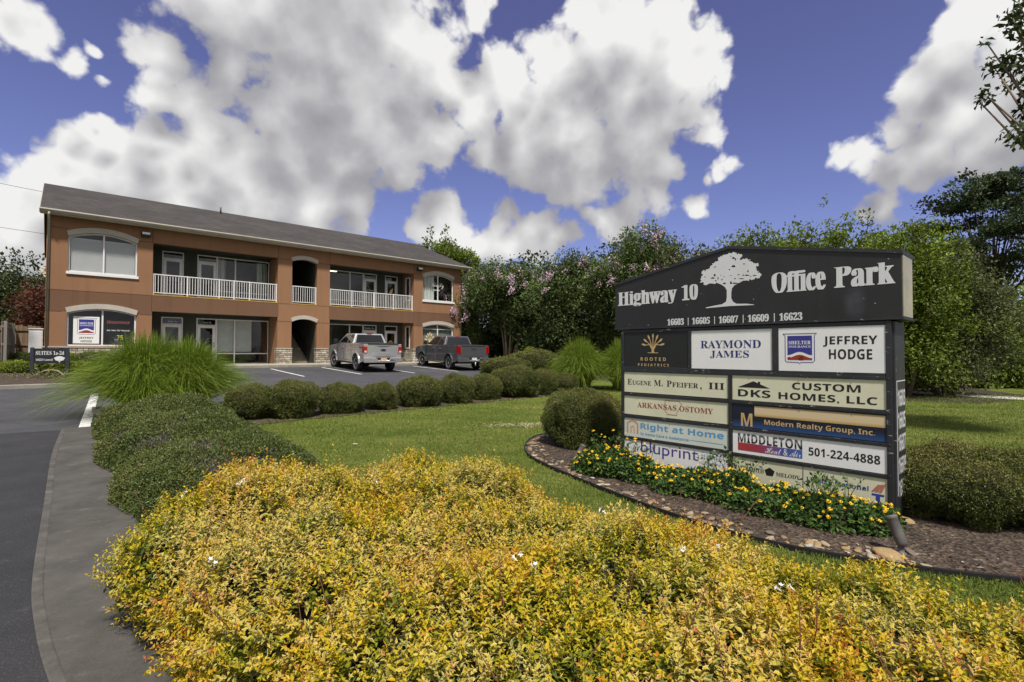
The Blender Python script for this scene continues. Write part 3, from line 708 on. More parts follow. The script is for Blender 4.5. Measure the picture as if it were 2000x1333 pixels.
# arched windows
def arch_trim(x0, x1, zs, zp, th, name='arch_trim'):
    a = arcpts(x0, x1, zs, zp); b = arcpts(x0-0.06, x1+0.06, zs+th*0.95, zp+th)
    MB().prism(a+b[::-1], [], -0.055, 0.05).build(name, m_trim, bld)
def win(x, Z, sill=True, kind='glass'):
    x0, x1 = x; zb, zs, zp = Z
    o = arch(x0, x1, zb, zs, zp); w = 0.065
    i1 = arch(x0+w, (x0+x1)/2-w*0.55, zb+w, zs-0.02, zp-w) ; 
    cx = (x0+x1)/2
    def clip(a, b):
        full = arcpts(x0+w, x1-w, zs-w*0.6, zp-w, 28)
        pts = [p for p in full if a-1e-6 <= p[0] <= b+1e-6]
        def zat(xx):
            for p, q in zip(full[:-1], full[1:]):
                if q[0] <= xx <= p[0]: return q[1]+(p[1]-q[1])*(xx-q[0])/(p[0]-q[0])
        if abs(pts[0][0]-b) > 1e-4: pts = [(b, zat(b))]+pts
        if abs(pts[-1][0]-a) > 1e-4: pts = pts+[(a, zat(a))]
        return [(a, zb+w), (b, zb+w)]+pts
    L, Rr = clip(x0+w, cx-w*0.5), clip(cx+w*0.5, x1-w)
    f = MB().prism(o, [L, Rr], 0.10, 0.17).build('window', m_white, bld)
    for q in (L, Rr): MB().flat(q, 0.135).build('pane', m_glass, f)
    if sill: MB().box(x0-0.06, x1+0.06, -0.07, 0.30, zb-0.13, zb).build('sill', m_white, f, bevel=0.01)
    return f
wUL = win(WL, UZ); wLL = win(WL, LZ, False); wUR = win(WR, UZ); wLR = win(WR, LZ, False)
for x in (WL, WR):
    arch_trim(*x, UZ[1], UZ[2], 0.25); arch_trim(*x, LZ[1], LZ[2], 0.24)
arch_trim(10.5, 12.0, 6.14, 6.31, 0.23); arch_trim(10.5, 12.0, 2.52, 2.71, 0.22)
mb = MB()
for k in range(52):
    z = UZ[0]+0.09+k*0.034
    if z < 6.07: mb.add([(0.46, 0.20, z-0.012), (2.92, 0.20, z-0.012), (2.92, 0.222, z+0.018), (0.46, 0.222, z+0.018)], [(0, 1, 2, 3)])
mb.box(0.45, 2.93, 0.23, 0.235, UZ[0]+0.05, 6.1); mb.build('blind', m_blind, wUL)
def curtain(x0, x1, y, z0, z1, parent, k=9, mat=None, amp=0.05):
    n = 60; vs = []
    for i in range(n+1):
        x = x0+(x1-x0)*i/n; yy = y+amp*math.sin(k*2*math.pi*i/n)+amp*0.5*math.sin(k*3.1*math.pi*i/n+1)
        vs += [(x, yy, z0), (x, yy, z1)]
    MB().add(vs, [(2*i, 2*i+2, 2*i+3, 2*i+1) for i in range(n)], 0, True).build('curtain', mat or m_curtain, parent)
curtain(19.85, 20.65, 0.28, 4.5, 6.3, wUR, 5); curtain(19.62, 19.78, 0.28, 4.5, 6.3, wUR, 2)
m_vblind = M('vertical_blind', (0.20, 0.22, 0.21), 0.8, 0.1)
curtain(19.62, 22.2, 0.25, 1.0, 2.62, wLR, 16, m_vblind, 0.02)
MB().box(19.63, 22.17, 0.12, 0.16, 2.38, 2.42).build('window_rail', m_white, wLR)
# storefronts: doors and glazing
def door(x0, x1, zb, top, dark=True):
    y0, y1 = 1.56, 1.64; zt = top-0.40
    d = MB().prism([(x0, zb), (x1, zb), (x1, top), (x0, top)], [[(x0+0.06, zt+0.05), (x1-0.06, zt+0.05), (x1-0.06, top-0.055), (x0+0.06, top-0.055)], [(x0+0.20, zb+0.24), (x1-0.20, zb+0.24), (x1-0.20, zt-0.14), (x0+0.20, zt-0.14)]], y0, y1).build('door', m_white, bld)
    mb = MB(); mb.flat([(x0+0.2, zb+0.24), (x1-0.2, zb+0.24), (x1-0.2, zt-0.14), (x0+0.2, zt-0.14)], 1.60)
    mb.build('pane', m_glassd, d)
    MB().flat([(x0+0.06, zt+0.05), (x1-0.06, zt+0.05), (x1-0.06, top-0.055), (x0+0.06, top-0.055)], 1.60).build('transom', m_glassd, d)
    mb = MB(); mb.box(x0+0.05, x0+0.058, y0-0.002, y0+0.01, zb, zt); mb.box(x1-0.058, x1-0.05, y0-0.002, y0+0.01, zb, zt); mb.box(x0+0.05, x1-0.05, y0-0.002, y0+0.01, zt-0.006, zt+0.002)
    mb.build('door_gap', m_metal, d)
    mb = MB(); mb.tube([(x1-0.13, y0, zb+0.98), (x1-0.13, y0-0.07, zb+0.98), (x1-0.13, y0-0.07, zb+1.22), (x1-0.13, y0, zb+1.22)], 0.014, 6); mb.build('handle', m_metal, d)
    return d
def glazing(x0, x1, mull, zb, top, rail=0.62):
    xs = [x0]+mull+[x1]; hs = []; P = []
    for a, b in zip(xs[:-1], xs[1:]):
        for c, e in ((zb+0.06, zb+rail-0.03), (zb+rail+0.03, top-0.06)):
            h = [(a+0.035, c), (b-0.035, c), (b-0.035, e), (a+0.035, e)]; hs.append(h); P.append(h)
    f = MB().prism([(x0, zb), (x1, zb), (x1, top), (x0, top)], hs, 1.57, 1.65).build('storefront_window', m_white, bld)
    for h in P: MB().flat(h, 1.61).build('pane', m_glass, f)
    return f
D = {}
for k, (zb, top) in enumerate(((0.0, 2.60), (3.575, 6.17))):
    D['l1', k] = door(4.23, 5.23, zb, top); D['l2', k] = door(5.87, 6.87, zb, top); D['lw', k] = glazing(6.872, 9.66, [7.81], zb, top)
    D['r2', k] = door(17.40, 18.40, zb, top); D['r1', k] = door(15.78, 16.78, zb, top); D['rw', k] = glazing(12.84, 15.778, [14.82], zb, top)
curtain(6.95, 7.35, 1.85, 3.62, 6.1, D['lw', 1], 4); curtain(9.05, 9.62, 1.85, 3.62, 6.1, D['lw', 1], 6, M('curtain_green', (0.50, 0.56, 0.48), 0.9))
m_shade = M('shade_cloth', (0.50, 0.54, 0.51), 0.9)
for q in ((6.93, 7.78), (7.84, 8.75)): MB().box(*q, 1.72, 1.73, 0.72, 2.55).build('roller_shade', m_shade, D['lw', 0])
curtain(12.9, 13.7, 1.85, 0.05, 2.5, D['rw', 0], 8, m_vblind)
MB().box(13.6, 14.5, 3.0, 3.15, 6.3, 6.36).build('ceiling_lamp', m_tube, bld)
# balcony railings
def railing(x0, x1, posts):
    mb = MB(); zb, zt = 3.72, 4.70
    mb.box(x0, x1, 0.10, 0.16, zt-0.05, zt); mb.box(x0, x1, 0.11, 0.15, zb, zb+0.04)
    n = int((x1-x0)/0.125)
    for i in range(1, n): x = x0+(x1-x0)*i/n; mb.box(x-0.013, x+0.013, 0.117, 0.143, zb+0.04, zt-0.05)
    o = mb.build('railing', m_rail, bld)
    for x in posts: MB().box(x-0.03, x+0.03, 0.098, 0.162, 3.64, zt+0.01).build('post', m_rail, o)
railing(3.645, 9.695, [3.69, 5.18, 6.67, 7.4, 8.2, 9.65]); railing(10.505, 11.995, [10.54, 11.96]); railing(12.805, 18.815, [12.85, 14.3, 15.85, 17.3, 18.77])
# roof, eaves, gutter, downpipes
slope = (10.22-7.17)/(7.5+0.5)
mb = MB(); x0, x1 = -0.60, 23.5
for sgn_, y0 in ((1, -0.5), (-1, 15.5)):
    a = [(x0, y0, 7.17), (x1, y0, 7.17), (x1, 7.5, 10.22), (x0, 7.5, 10.22)]
    b = [(p[0], p[1], p[2]-0.10) for p in a]
    fs = [(0, 1, 2, 3), (7, 6, 5, 4), (0, 4, 5, 1), (1, 5, 6, 2), (3, 7, 4, 0)]
    mb.add(a+b, fs if sgn_ > 0 else [f[::-1] for f in fs])
roof = mb.build('roof', m_shingle, bld)
for x in (x0-0.03, x1):
    for y0, s_ in ((-0.5, 1), (15.5, -1)):
        mb = MB(); vs = [(x, y0, 6.94), (x, y0, 7.16), (x, 7.5, 10.205), (x, 7.5, 9.99), (x+0.03, y0, 6.94), (x+0.03, y0, 7.16), (x+0.03, 7.5, 10.205), (x+0.03, 7.5, 9.99)]
        mb.add(vs, [(0, 3, 2, 1), (4, 5, 6, 7), (0, 1, 5, 4), (1, 2, 6, 5), (2, 3, 7, 6), (3, 0, 4, 7)]); mb.build('rake_board', m_soffit, roof)
MB().box(x0, x1, -0.49, -0.002, 6.99, 7.03).build('soffit', m_soffit, roof)
mb = MB(); prof = [(-0.50, 7.155), (-0.63, 7.155), (-0.645, 7.10), (-0.60, 7.03), (-0.57, 6.99), (-0.50, 6.985)]
mb.prism(prof, [], x0-0.02, x1+0.02, T=lambda v: (v[1], v[0], v[2])); mb.build('eaves_gutter', m_gutter, bld)
MB().box(x0, x1, -0.499, -0.47, 6.93, 7.06).build('fascia', m_soffit, bld)
mb = MB(); mb.tube([(-0.30, -0.56, 7.0), (-0.30, -0.56, 6.9), (-0.30, -0.06, 6.55), (-0.30, -0.06, 0.3)], 0.05, 6); mb.build('downpipe', m_gutter, bld)
mb = MB(); mb.tube([(23.3, -0.56, 7.0), (23.3, -0.5, 6.85), (22.98, 0.1, 6.35), (22.98, 0.1, 0.2)], 0.05, 6); mb.build('downpipe', m_gutter, bld)
MB().tube([(8.1, 6.8, 9.9), (8.1, 6.8, 10.35)], 0.05, 8).build('roof_vent', m_metal, roof)
for x in (3.32, 19.22):
    mb = MB(); mb.prism([(-0.02, 6.48), (-0.20, 6.48), (-0.26, 6.60), (-0.24, 6.72), (-0.02, 6.74)], [], x-0.19, x+0.19, T=lambda v: (v[1], v[0], v[2]))
    o = mb.build('wall_light', m_metal, bld, bevel=0.01)
    MB().box(x-0.16, x+0.16, -0.265, -0.245, 6.59, 6.70).build('lens', M('lens', (0.75, 0.76, 0.8), 0.3), o)
# lettering on doors and windows
m_gold = M('gold_film', (0.72, 0.60, 0.32), 0.6, 0.05); m_wfilm = M('white_film', (0.75, 0.75, 0.75), 0.6, 0); m_rfilm = M('red_film', (0.26, 0.07, 0.06), 0.6, 0); m_blue = M('blue_print', (0.035, 0.035, 0.26), 0.5, 0.05); m_red = M('red_print', (0.30, 0.035, 0.02), 0.5, 0.1)
def rooted(cx, z0, w, h, y, mat, parent, name='logo'):
    """spreading tree emblem of leaf loops and a trunk"""
    mb = MB(); k = 0
    for a, ln in ((0, 1.0), (24, .95), (-24, .95), (50, .93), (-50, .93), (74, .9), (-74, .9)):
        an = R(a); bx, bz = 0.02*w*math.sin(an), 0.28*h
        tip = (cx+math.sin(an)*w*0.5*ln*(1 if abs(a) > 30 else 1.0), z0+0.28*h+math.cos(an)*h*0.70*ln)
        mb.ribbon([(cx, z0+0.10*h), (cx+(tip[0]-cx)*0.3, z0+0.42*h), (cx+(tip[0]-cx)*0.68, z0+0.28*h+(tip[1]-z0-0.28*h)*0.68)], 0.03*w, y-0.0002*k); k += 1
        c = Vector((cx+(tip[0]-cx)*0.82, z0+0.28*h+(tip[1]-z0-0.28*h)*0.82)); dv = (Vector(tip)-c).normalized(); nv = Vector((-dv.y, dv.x)); r1 = h*0.125; r2 = h*0.048
        mb.flat([tuple(c+dv*r1*math.cos(q)+nv*r2*math.sin(q)) for q in [2*math.pi*i/12 for i in range(12)]], y-0.0002*k); k += 1
    mb.ribbon([(cx-0.2*w, z0+0.02*h), (cx+0.2*w, z0+0.02*h)], 0.03*h, y-0.0002*k)
    mb.ribbon([(cx, z0+0.03*h), (cx, z0+0.3*h)], [0.12*w, 0.04*w], y-0.0002*(k+1))
    return mb.build(name, mat, parent)
rooted(17.90, 1.05, 0.46, 0.55, 1.593, m_gold, D['r2', 0]); text('ROOTED', (17.66, 18.14, 0.90, 0.99), 1.593, m_gold, D['r2', 0])
rooted(20.25, 1.25, 0.95, 0.95, 0.128, m_gold, wLR)
text('Suite 1c', (15.95, 16.6, 2.32, 2.44), 1.593, m_wfilm, D['r1', 0], 'serif')
text('LinSy', (20.35, 21.45, 5.38, 5.82), 0.128, m_wfilm, wUR, 'script'); text('REALTY', (20.55, 21.1, 5.22, 5.32), 0.127, m_wfilm, wUR)
text('Insurance', (1.85, 2.75, 2.08, 2.24), 0.128, m_rfilm, wLL, 'sansital'); text('Auto • Home • Life • Commercial', (1.86, 2.74, 1.72, 1.80), 0.128, m_wfilm, wLL, 'sans')
text('Suite 1a', (4.55, 4.95, 2.33, 2.41), 1.593, m_wfilm, D['l1', 0], 'serif'); text('Suite 1b', (6.2, 6.6, 2.33, 2.41), 1.593, m_wfilm, D['l2', 0], 'serif')
MB().flat([(17.75, 4.9), (18.0, 4.95), (18.05, 5.3), (17.85, 5.15)], 1.592).build('logo', m_gold, D['r2', 1])
text('Office', (16.03, 16.55, 4.95, 5.07), 1.593, m_wfilm, D['r1', 1])
def shield(cx, z0, w, h, y, parent, white, name='logo'):
    """shield: thin outlined badge, blue field with waved foot, red wave under it"""
    mb = MB(); b = [(cx-0.42*w, z0+0.93*h), (cx-0.42*w, z0+0.36*h)]
    wave = lambda s, off: (cx-0.42*w+0.84*w*s, z0+(off+0.055*math.cos(2*math.pi*(s-0.5)))*h)
    mb.flat([(cx-0.42*w, z0+0.93*h)]+[wave(i/14, 0.34) for i in range(15)]+[(cx+0.42*w, z0+0.93*h)], y, 0)
    mb.flat([(cx-0.42*w, z0+0.12*h)]+[(cx+0.42*w, z0+0.12*h)]+[wave(1-i/14, 0.24) for i in range(15)], y, 1)
    o_ = [(cx-0.58*w, z0+h), (cx-0.50*w, z0+0.93*h), (cx-0.50*w, z0+0.1*h), (cx-0.45*w, z0+0.05*h), (cx-0.04*w, z0+0.04*h), (cx, z0), (cx+0.04*w, z0+0.04*h), (cx+0.45*w, z0+0.05*h), (cx+0.50*w, z0+0.1*h), (cx+0.50*w, z0+0.93*h), (cx+0.58*w, z0+h), (cx-0.58*w, z0+h)]
    mb.ribbon(o_, 0.022*w, y-0.0005, 0)
    o = mb.build(name, [m_blue, m_red], parent)
    text('SHELTER', (cx-0.38*w, cx+0.38*w, z0+0.64*h, z0+0.76*h), y-0.001, white, parent, 'serif')
    text('INSURANCE', (cx-0.38*w, cx+0.38*w, z0+0.53*h, z0+0.60*h), y-0.001, white, parent, 'serif')
    return o
# poster hanging behind the lower window
poster = empty('window_poster', (0, 0, 0), (0, 0, 0), 'white insurance poster with blue and red shield hung inside the lower arched window', 'poster')
poster.matrix_world = Matrix.Translation(td(0, 31.5)+Vector((0, 0, BZ))) @ Matrix.Rotation(math.atan2(UA.y, UA.x), 4, 'Z')
m_pw = M('poster_white', (0.78, 0.79, 0.78), 0.6, 0.02); m_ink = M('black_ink', (0.012, 0.012, 0.013), 0.5, 0)
MB().box(0.62, 1.58, 0.112, 0.118, 1.10, 2.38).build('board', m_pw, poster)
shield(1.10, 1.50, 0.66, 0.80, 0.110, poster, m_pw)
text('JEFFREY', (0.84, 1.37, 1.30, 1.41), 0.110, m_ink, poster); text('HODGE', (0.90, 1.31, 1.15, 1.26), 0.110, m_ink, poster)
shield(2.23, 1.15, 0.17, 0.22, 0.127, wLL, m_pw); shield(4.73, 1.05, 0.30, 0.34, 1.592, D['l1', 0], m_pw)
text('75', (2.25, 2.5, 1.30, 1.52), 0.1275, M('lime_film', (0.45, 0.45, 0.04), 0.6, 0), wLL)
# ------------------------------------------------------------------ monument sign
p = NB*DS
sign = empty('monument_sign', (p.x, p.y, 0.05), (0, 0, math.atan2(UB.y, UB.x)), 'tall black monument sign with white oak tree emblem over rows of tenant panels', 'sign')
def mat_signblack(name, c, speck=0.6, chips=0.0, smear=False):
    m, t, pb = newmat(name); co = t.coords()
    f = t.noise(co, 1.6, 6, 0.65); mp = t.new('ShaderNodeMapping'); t.put(mp.inputs[0], co); mp.inputs['Scale'].default_value = (9, 9, 0.9)
    f = t.math('ADD', t.math('MULTIPLY', f, 0.6), t.math('MULTIPLY', t.noise(mp.outputs[0], 2.0, 5, 0.65), 0.4))
    col = t.ramp(f, [(0.3, tuple(x*0.7 for x in c)), (0.7, tuple(x*1.5 for x in c))])
    sp = t.voro(co, 9.0); n2 = t.noise(co, 38, 3, 0.6)
    col = t.mix(t.math('MULTIPLY', t.maprange(sp, 0.07, 0.04, 0, speck), t.maprange(n2, 0.42, 0.55, 0, 1)), col, (0.5, 0.5, 0.5))
    if chips:
        mc = t.new('ShaderNodeMapping'); t.put(mc.inputs[0], co); mc.inputs['Scale'].default_value = (7, 20, 34)
        col = t.mix(t.maprange(t.noise(mc.outputs[0], 1.0, 6, 0.7), 0.635, 0.66, 0, chips), col, (0.42, 0.42, 0.42))
    if smear:
        d = t.vmath('DISTANCE', t.vmath('MULTIPLY', co, (1.0, 0.0, 0.55)), (-1.43, 0, 2.06*0.55)); col = t.mix(t.math('MULTIPLY', t.maprange(d, 0.11, 0.04, 0, 0.9), t.noise(co, 12, 3, 0.6)), col, (0.07, 0.07, 0.09))
    t.put(pb.inputs['Base Color'], col); t.put(pb.inputs['Roughness'], t.maprange(f, 0.3, 0.7, 0.35, 0.6)); return m
m_sb = mat_signblack('sign_black', (0.016, 0.016, 0.018), 0.8, 0, True); m_sf = mat_signblack('sign_frame', (0.020, 0.021, 0.026), 0.9, 0.8)
def mat_panel(name, c, stain=0.15):
    m, t, pb = newmat(name); co = t.coords(); f = t.noise(co, 2.2, 6, 0.65); g2 = t.noise(co, 22, 4, 0.7)
    col = t.ramp(t.math('ADD', t.math('MULTIPLY', f, 0.7), t.math('MULTIPLY', g2, 0.3)), [(0.3, tuple(x*(1-stain) for x in c)), (0.65, c)])
    t.put(pb.inputs['Base Color'], col); pb.inputs['Roughness'].default_value = 0.4; return m
m_pcream = mat_panel('panel_cream', (0.68, 0.68, 0.51)); m_pwhite = mat_panel('panel_white', (0.80, 0.81, 0.82), 0.08)
m_pgrey = mat_panel('panel_pale', (0.62, 0.67, 0.62)); m_pdark = mat_signblack('panel_black', (0.010, 0.012, 0.012), 0.2)
m_letter = M('white_letter', (0.66, 0.67, 0.70), 0.5, 0.06, 5); m_navy = M('navy_print', (0.018, 0.028, 0.17), 0.5, 0.05)
m_brick = M('brick_red_print', (0.30, 0.045, 0.035), 0.5, 0.05); m_sky = M('sky_blue_print', (0.10, 0.30, 0.56), 0.5, 0.05); m_orange = M('orange_print', (0.62, 0.26, 0.07), 0.5, 0.05)
m_purple = M('purple_print', (0.085, 0.055, 0.26), 0.5, 0.05); m_slate = M('slate_blue_print', (0.22, 0.27, 0.50), 0.5, 0.05); m_tan = M('gold_print', (0.52, 0.36, 0.17), 0.5, 0.05)
m_royal = M('royal_blue_print', (0.03, 0.05, 0.33), 0.5, 0.05); m_flame = M('flame_print', (0.42, 0.16, 0.12), 0.5, 0.05)
def gradmat(name, axis, a, b, stops):
    m, t, pb = newmat(name); s_ = t.new('ShaderNodeSeparateXYZ'); t.put(s_.inputs[0], t.coords())
    t.put(pb.inputs['Base Color'], t.ramp(t.maprange(s_.outputs[axis], a, b), stops)); pb.inputs['Roughness'].default_value = 0.45; return m
dz = 1.55
# cabinet, header, cap rails
cab = MB().box(-4.21, -1.116, 0.0, 0.41, -0.12, 1.86).build('cabinet', m_sf, sign, bevel=0.008)
hd = [(-4.305, 1.868), (-1.052, 1.868), (-1.052, 2.515), (-2.68, 2.80), (-4.305, 2.515)]
head = MB().prism(hd, [], -0.03, 0.44).build('header', m_sb, sign, bevel=0.004)
mb = MB()
def railp(a, b, w, y0=-0.042, y1=0.45):
    A, B = Vector(a), Vector(b); n = (B-A).normalized(); n = Vector((-n.y, n.x))*w
    P = [tuple(A), tuple(B), tuple(B+n), tuple(A+n)]
    ar = sum(P[i][0]*P[(i+1) % 4][1]-P[(i+1) % 4][0]*P[i][1] for i in range(4)); P = P if ar > 0 else P[::-1]
    mb.prism(P, [], y0, y1)
railp((-4.315, 2.485), (-2.68, 2.772), 0.035); railp((-2.68, 2.772), (-1.042, 2.485), 0.035)
railp((-4.315, 1.872), (-1.042, 1.872), 0.02, -0.036, 0.446)
mb.build('header_rail', m_sf, sign)
m_cream = mat_panel('aged_cream', (0.50, 0.46, 0.34), 0.55)
MB().prism([(0.0, 1.90), (0.41, 1.90), (0.41, 2.49), (0.0, 2.49)], [], -1.052, -1.046, T=lambda v: (v[1], v[0], v[2])).build('end_panel', m_cream, sign)
# frame bars
mb = MB(); f0, f1 = -0.022, 0.03
for z in (1.315, 0.99, 0.69, 0.40):
    mb.box(-4.19, -2.70, f0, f1, z-0.027, z+0.012)
for z in (1.315, 0.99, 0.682, 0.38): mb.box(-2.682, -1.17, f0-0.001, f1, z-0.022, z+0.012)
mb.box(-2.712, -2.668, f0-0.003, f1, 0.05, 1.318); mb.box(-4.212, -4.168, f0-0.003, f1, 0.0, 1.862); mb.box(-1.188, -1.14, f0-0.003, f1, 0.0, 1.862)
mb.box(-3.214, -3.172, f0-0.002, f1, 1.33, 1.86); mb.box(-2.218, -2.150, f0-0.002, f1, 1.33, 1.86); mb.box(-4.17, -1.19, f0+0.001, f1, 1.325, 1.36); mb.box(-4.17, -1.19, f0+0.001, f1, 1.822, 1.862)
mb.box(-1.925, -1.918, -0.016, 0.02, 0.05, 0.36)
mb.build('panel_frame', m_sf, sign, bevel=0.004)
mb = MB(); rj = random.Random(9)
for z in (1.31, 0.985, 0.685, 0.39):
    for x in (-4.19, -3.95, -3.45, -2.95, -2.69, -2.45, -1.93, -1.45, -1.165): mb.lathe([(0.0075, 0.0), (0.006, 0.004), (0.0, 0.0045)], 8, 0, lambda v, x=x, z=z: (x+v[0], -0.0255-v[2], z+v[1]))
mb.build('screws', m_metal, sign)['kind'] = 'stuff'
def panel(x0, x1, z0, z1, mat, y=-0.012, label=None):
    o = MB().box(x0, x1, y, 0.004, z0+dz, z1+dz).build('tenant_panel', mat, sign); 
    if label: o['label'] = label
    return o
Y = -0.0135
def L(s, x0, x1, z0, z1, mat, parent, style='sans', **k): return text(s, (x0, x1, z0+dz, z1+dz), Y, mat, parent, style, **k)
# header lettering and oak emblem
HY = -0.0325
hk = dict(poster=True, bold=0.008)
text('Highway', (-4.25, -3.365, 0.632+dz, 0.838+dz), HY, m_letter, head, 'serif', **hk); text('10', (-3.285, -3.08, 0.657+dz, 0.848+dz), HY, m_letter, head, 'serif', **hk)
text('Office', (-2.205, -1.69, 0.658+dz, 0.880+dz), HY, m_letter, head, 'serif', **hk); text('Park', (-1.60, -1.11, 0.661+dz, 0.870+dz), HY, m_letter, head, 'serif', **hk)
for i, s in enumerate(('16603', '16605', '16607', '16609', '16623')):
    x = -3.489+i*0.339; text(s, (x, x+0.225, 0.352+dz, 0.435+dz), HY, m_letter, head, 'serif', bold=0.003)
    if i < 4: MB().flat([(x+0.281, 0.345+dz), (x+0.290, 0.345+dz), (x+0.290, 0.438+dz), (x+0.281, 0.438+dz)], HY).build('lettering', m_letter, head)
TP = [(90,755),(130,720),(120,660),(150,610),(130,560),(165,500),(215,518),(210,490),(290,465),(310,415),(340,400),(335,365),(440,330),(470,300),(455,265),(510,215),(565,215),(570,185),(640,180),(655,186),(700,160),(790,145),(830,160),(835,178),(880,175),(945,205),(920,250),(895,290),(960,270),(1050,270),(1110,300),(1075,325),(1150,335),(1200,370),(1245,355),(1280,385),(1250,420),(1205,455),(1235,475),(1230,495),(1285,510),(1250,540),(1300,560),(1320,610),(1290,660),(1230,655),(1170,680),(1120,690),(1050,705),(960,710),(880,755),(790,800),(740,860),(725,940),(725,1060),(760,1130),(830,1170),(1040,1170),(1180,1185),(1180,1195),(700,1215),(215,1260),(215,1245),(400,1205),(540,1180),(620,1130),(635,1050),(635,900),(600,840),(520,785),(430,750),(400,775),(340,765),(290,765),(220,800),(170,790),(175,740),(130,745)]
oak = [sgn(1360+a*0.0975, 480+b*0.0975) for a, b in TP]
# ragged leaf edge
rag = []; rj = random.Random(5)
for i in range(len(oak)):
    a, b = Vector(oak[i]), Vector(oak[(i+1) % len(oak)]); rag.append(tuple(a))
    if i < 48 and (b-a).length > 0.02: 
        n = Vector((-(b-a).y, (b-a).x)).normalized(); rag.append(tuple(a.lerp(b, 0.4)+n*rj.uniform(-0.012, 0.008))); rag.append(tuple(a.lerp(b, 0.7)+n*rj.uniform(-0.008, 0.012)))
emblem = MB().flat(rag, HY).build('emblem', m_letter, head)
mb = MB()
for a, b, r1, r2 in ((770,255,30,20),(810,285,12,24),(770,420,40,22),(690,488,16,12),(980,375,22,10),(1060,520,14,22),(1040,600,50,12),(1190,605,42,10),(965,600,14,14),(870,590,20,10),(800,668,20,10),(720,605,12,9),(395,600,20,26),(355,655,40,14),(415,710,16,12),(460,660,10,30),(200,635,14,9),(400,435,30,8),(930,670,55,9),(720,220,12,10),(540,690,12,16),(515,600,8,10),(1115,625,8,14),(580,628,12,8),(720,750,20,28),(800,760,60,12),(590,765,34,16)):
    mb.flat([sgn(1360+(a+r1*math.cos(q)*(1+0.3*math.sin(3*q+a)))*0.0975, 480+(b-r2*math.sin(q))*0.0975) for q in [2*math.pi*i/9 for i in range(9)]], HY-0.0006)
mb.build('leaf_gap', m_sb, emblem)
# row 1
a = panel(-4.17, -3.214, -0.195, 0.275, m_pdark, label='black tenant panel with gold tree emblem')
rooted(-3.715, 1.545, 0.39, 0.27, Y, m_tan, a); L('ROOTED', -3.905, -3.526, -0.106, -0.060, m_tan, a, spacing=1.6); L('PEDIATRICS', -3.946, -3.484, -0.177, -0.142, m_tan, a, spacing=1.6)
a = panel(-3.172, -2.218, -0.19, 0.272, m_pwhite, label='white tenant panel with navy serif lettering')
L('RAYMOND', -3.051, -2.339, 0.057, 0.150, m_navy, a, 'serif'); L('JAMES', -2.931, -2.471, -0.062, 0.030, m_navy, a, 'serif')
a = panel(-2.150, -1.188, -0.19, 0.272, m_pwhite, -0.017, 'white tenant panel with blue shield emblem')
Y = -0.0185
shield(-1.940, 1.44, 0.285, 0.318, Y, a, m_pwhite); L('JEFFREY', -1.716, -1.25, 0.068, 0.173, m_ink, a); L('HODGE', -1.665, -1.294, -0.059, 0.042, m_ink, a)
mb = MB(); rj = random.Random(3)
for x, z, s in ((-1.925, -0.055, 0.035), (-2.045, -0.05, 0.018)): mb.flat([(x+s*rj.uniform(.5, 1.1)*math.cos(q), z+dz+s*rj.uniform(.5, 1.0)*math.sin(q)) for q in [2*math.pi*i/9 for i in range(9)]], Y)
mb.build('peeled_patch', m_brick, a)
Y = -0.0135
# left column
xl, xr = -4.166, -2.714
a = panel(xl, xr, -0.535, -0.245, m_pcream, label='cream tenant panel with black serif name')
for s, x0, x1, zt in (('E', -4.112, -4.045, 0), ('UGENE', -4.035, -3.745, 1), ('M', -3.700, -3.600, 0), ('.', -3.59, -3.572, 2), ('P', -3.515, -3.445, 0), ('FEIFER', -3.437, -3.085, 1), ('III', -2.955, -2.757, 0)):
    L(s, x0, x1, -0.433, (-0.356, -0.374, -0.415)[zt], m_ink, a, 'serif')
L(',', -3.06, -3.04, -0.455, -0.418, m_ink, a, 'serif')
a = panel(xl, xr, -0.836, -0.586, m_pcream, label='cream tenant panel with red serif name over a state outline')
L('ARKANSAS', -3.96, -3.379, -0.733, -0.665, m_brick, a, 'serif'); L('OSTOMY', -3.34, -2.899, -0.735, -0.668, m_brick, a, 'serif')
MB().ribbon([(-3.54, -0.612+dz), (-3.33, -0.612+dz), (-3.335, -0.635+dz), (-3.305, -0.635+dz), (-3.35, -0.72+dz), (-3.375, -0.76+dz), (-3.375, -0.79+dz), (-3.515, -0.79+dz), (-3.515, -0.765+dz), (-3.54, -0.755+dz), (-3.54, -0.612+dz)], 0.006, Y-0.0004).build('state_outline', m_brick, a)
a = panel(xl, xr, -1.136, -0.878, m_pgrey, label='pale tenant panel with light blue lettering and orange house')
L('Right at Home', -3.91, -2.771, -1.040, -0.935, m_sky, a); L('In Home Care & Assistance', -3.91, -3.214, -1.098, -1.063, m_sky, a)
MB().flat([(-3.2, -1.082+dz), (-2.78, -1.082+dz), (-2.78, -1.077+dz), (-3.2, -1.077+dz)], Y).build('underline', m_sky, a)
MB().ribbon([(-4.115, -1.09+dz), (-4.115, -0.955+dz), (-4.035, -0.915+dz), (-3.955, -0.955+dz), (-3.955, -1.09+dz)], 0.024, Y).build('logo', m_orange, a)
MB().ribbon([(-4.06, -1.09+dz), (-4.06, -1.01+dz), (-4.035, -0.995+dz), (-4.01, -1.01+dz), (-4.01, -1.09+dz)], 0.014, Y).build('logo', m_orange, a)
a = panel(xl, xr, -1.45, -1.170, m_pwhite, label='white tenant panel with thin purple lettering')
L('bluprint', -3.903, -3.09, -1.370, -1.176, m_purple, a, 'plain'); L('HOME', -3.047, -2.799, -1.263, -1.226, m_slate, a, 'plain', spacing=1.3); L('LOANS', -3.048, -2.765, -1.349, -1.313, m_slate, a, 'plain', spacing=1.3)
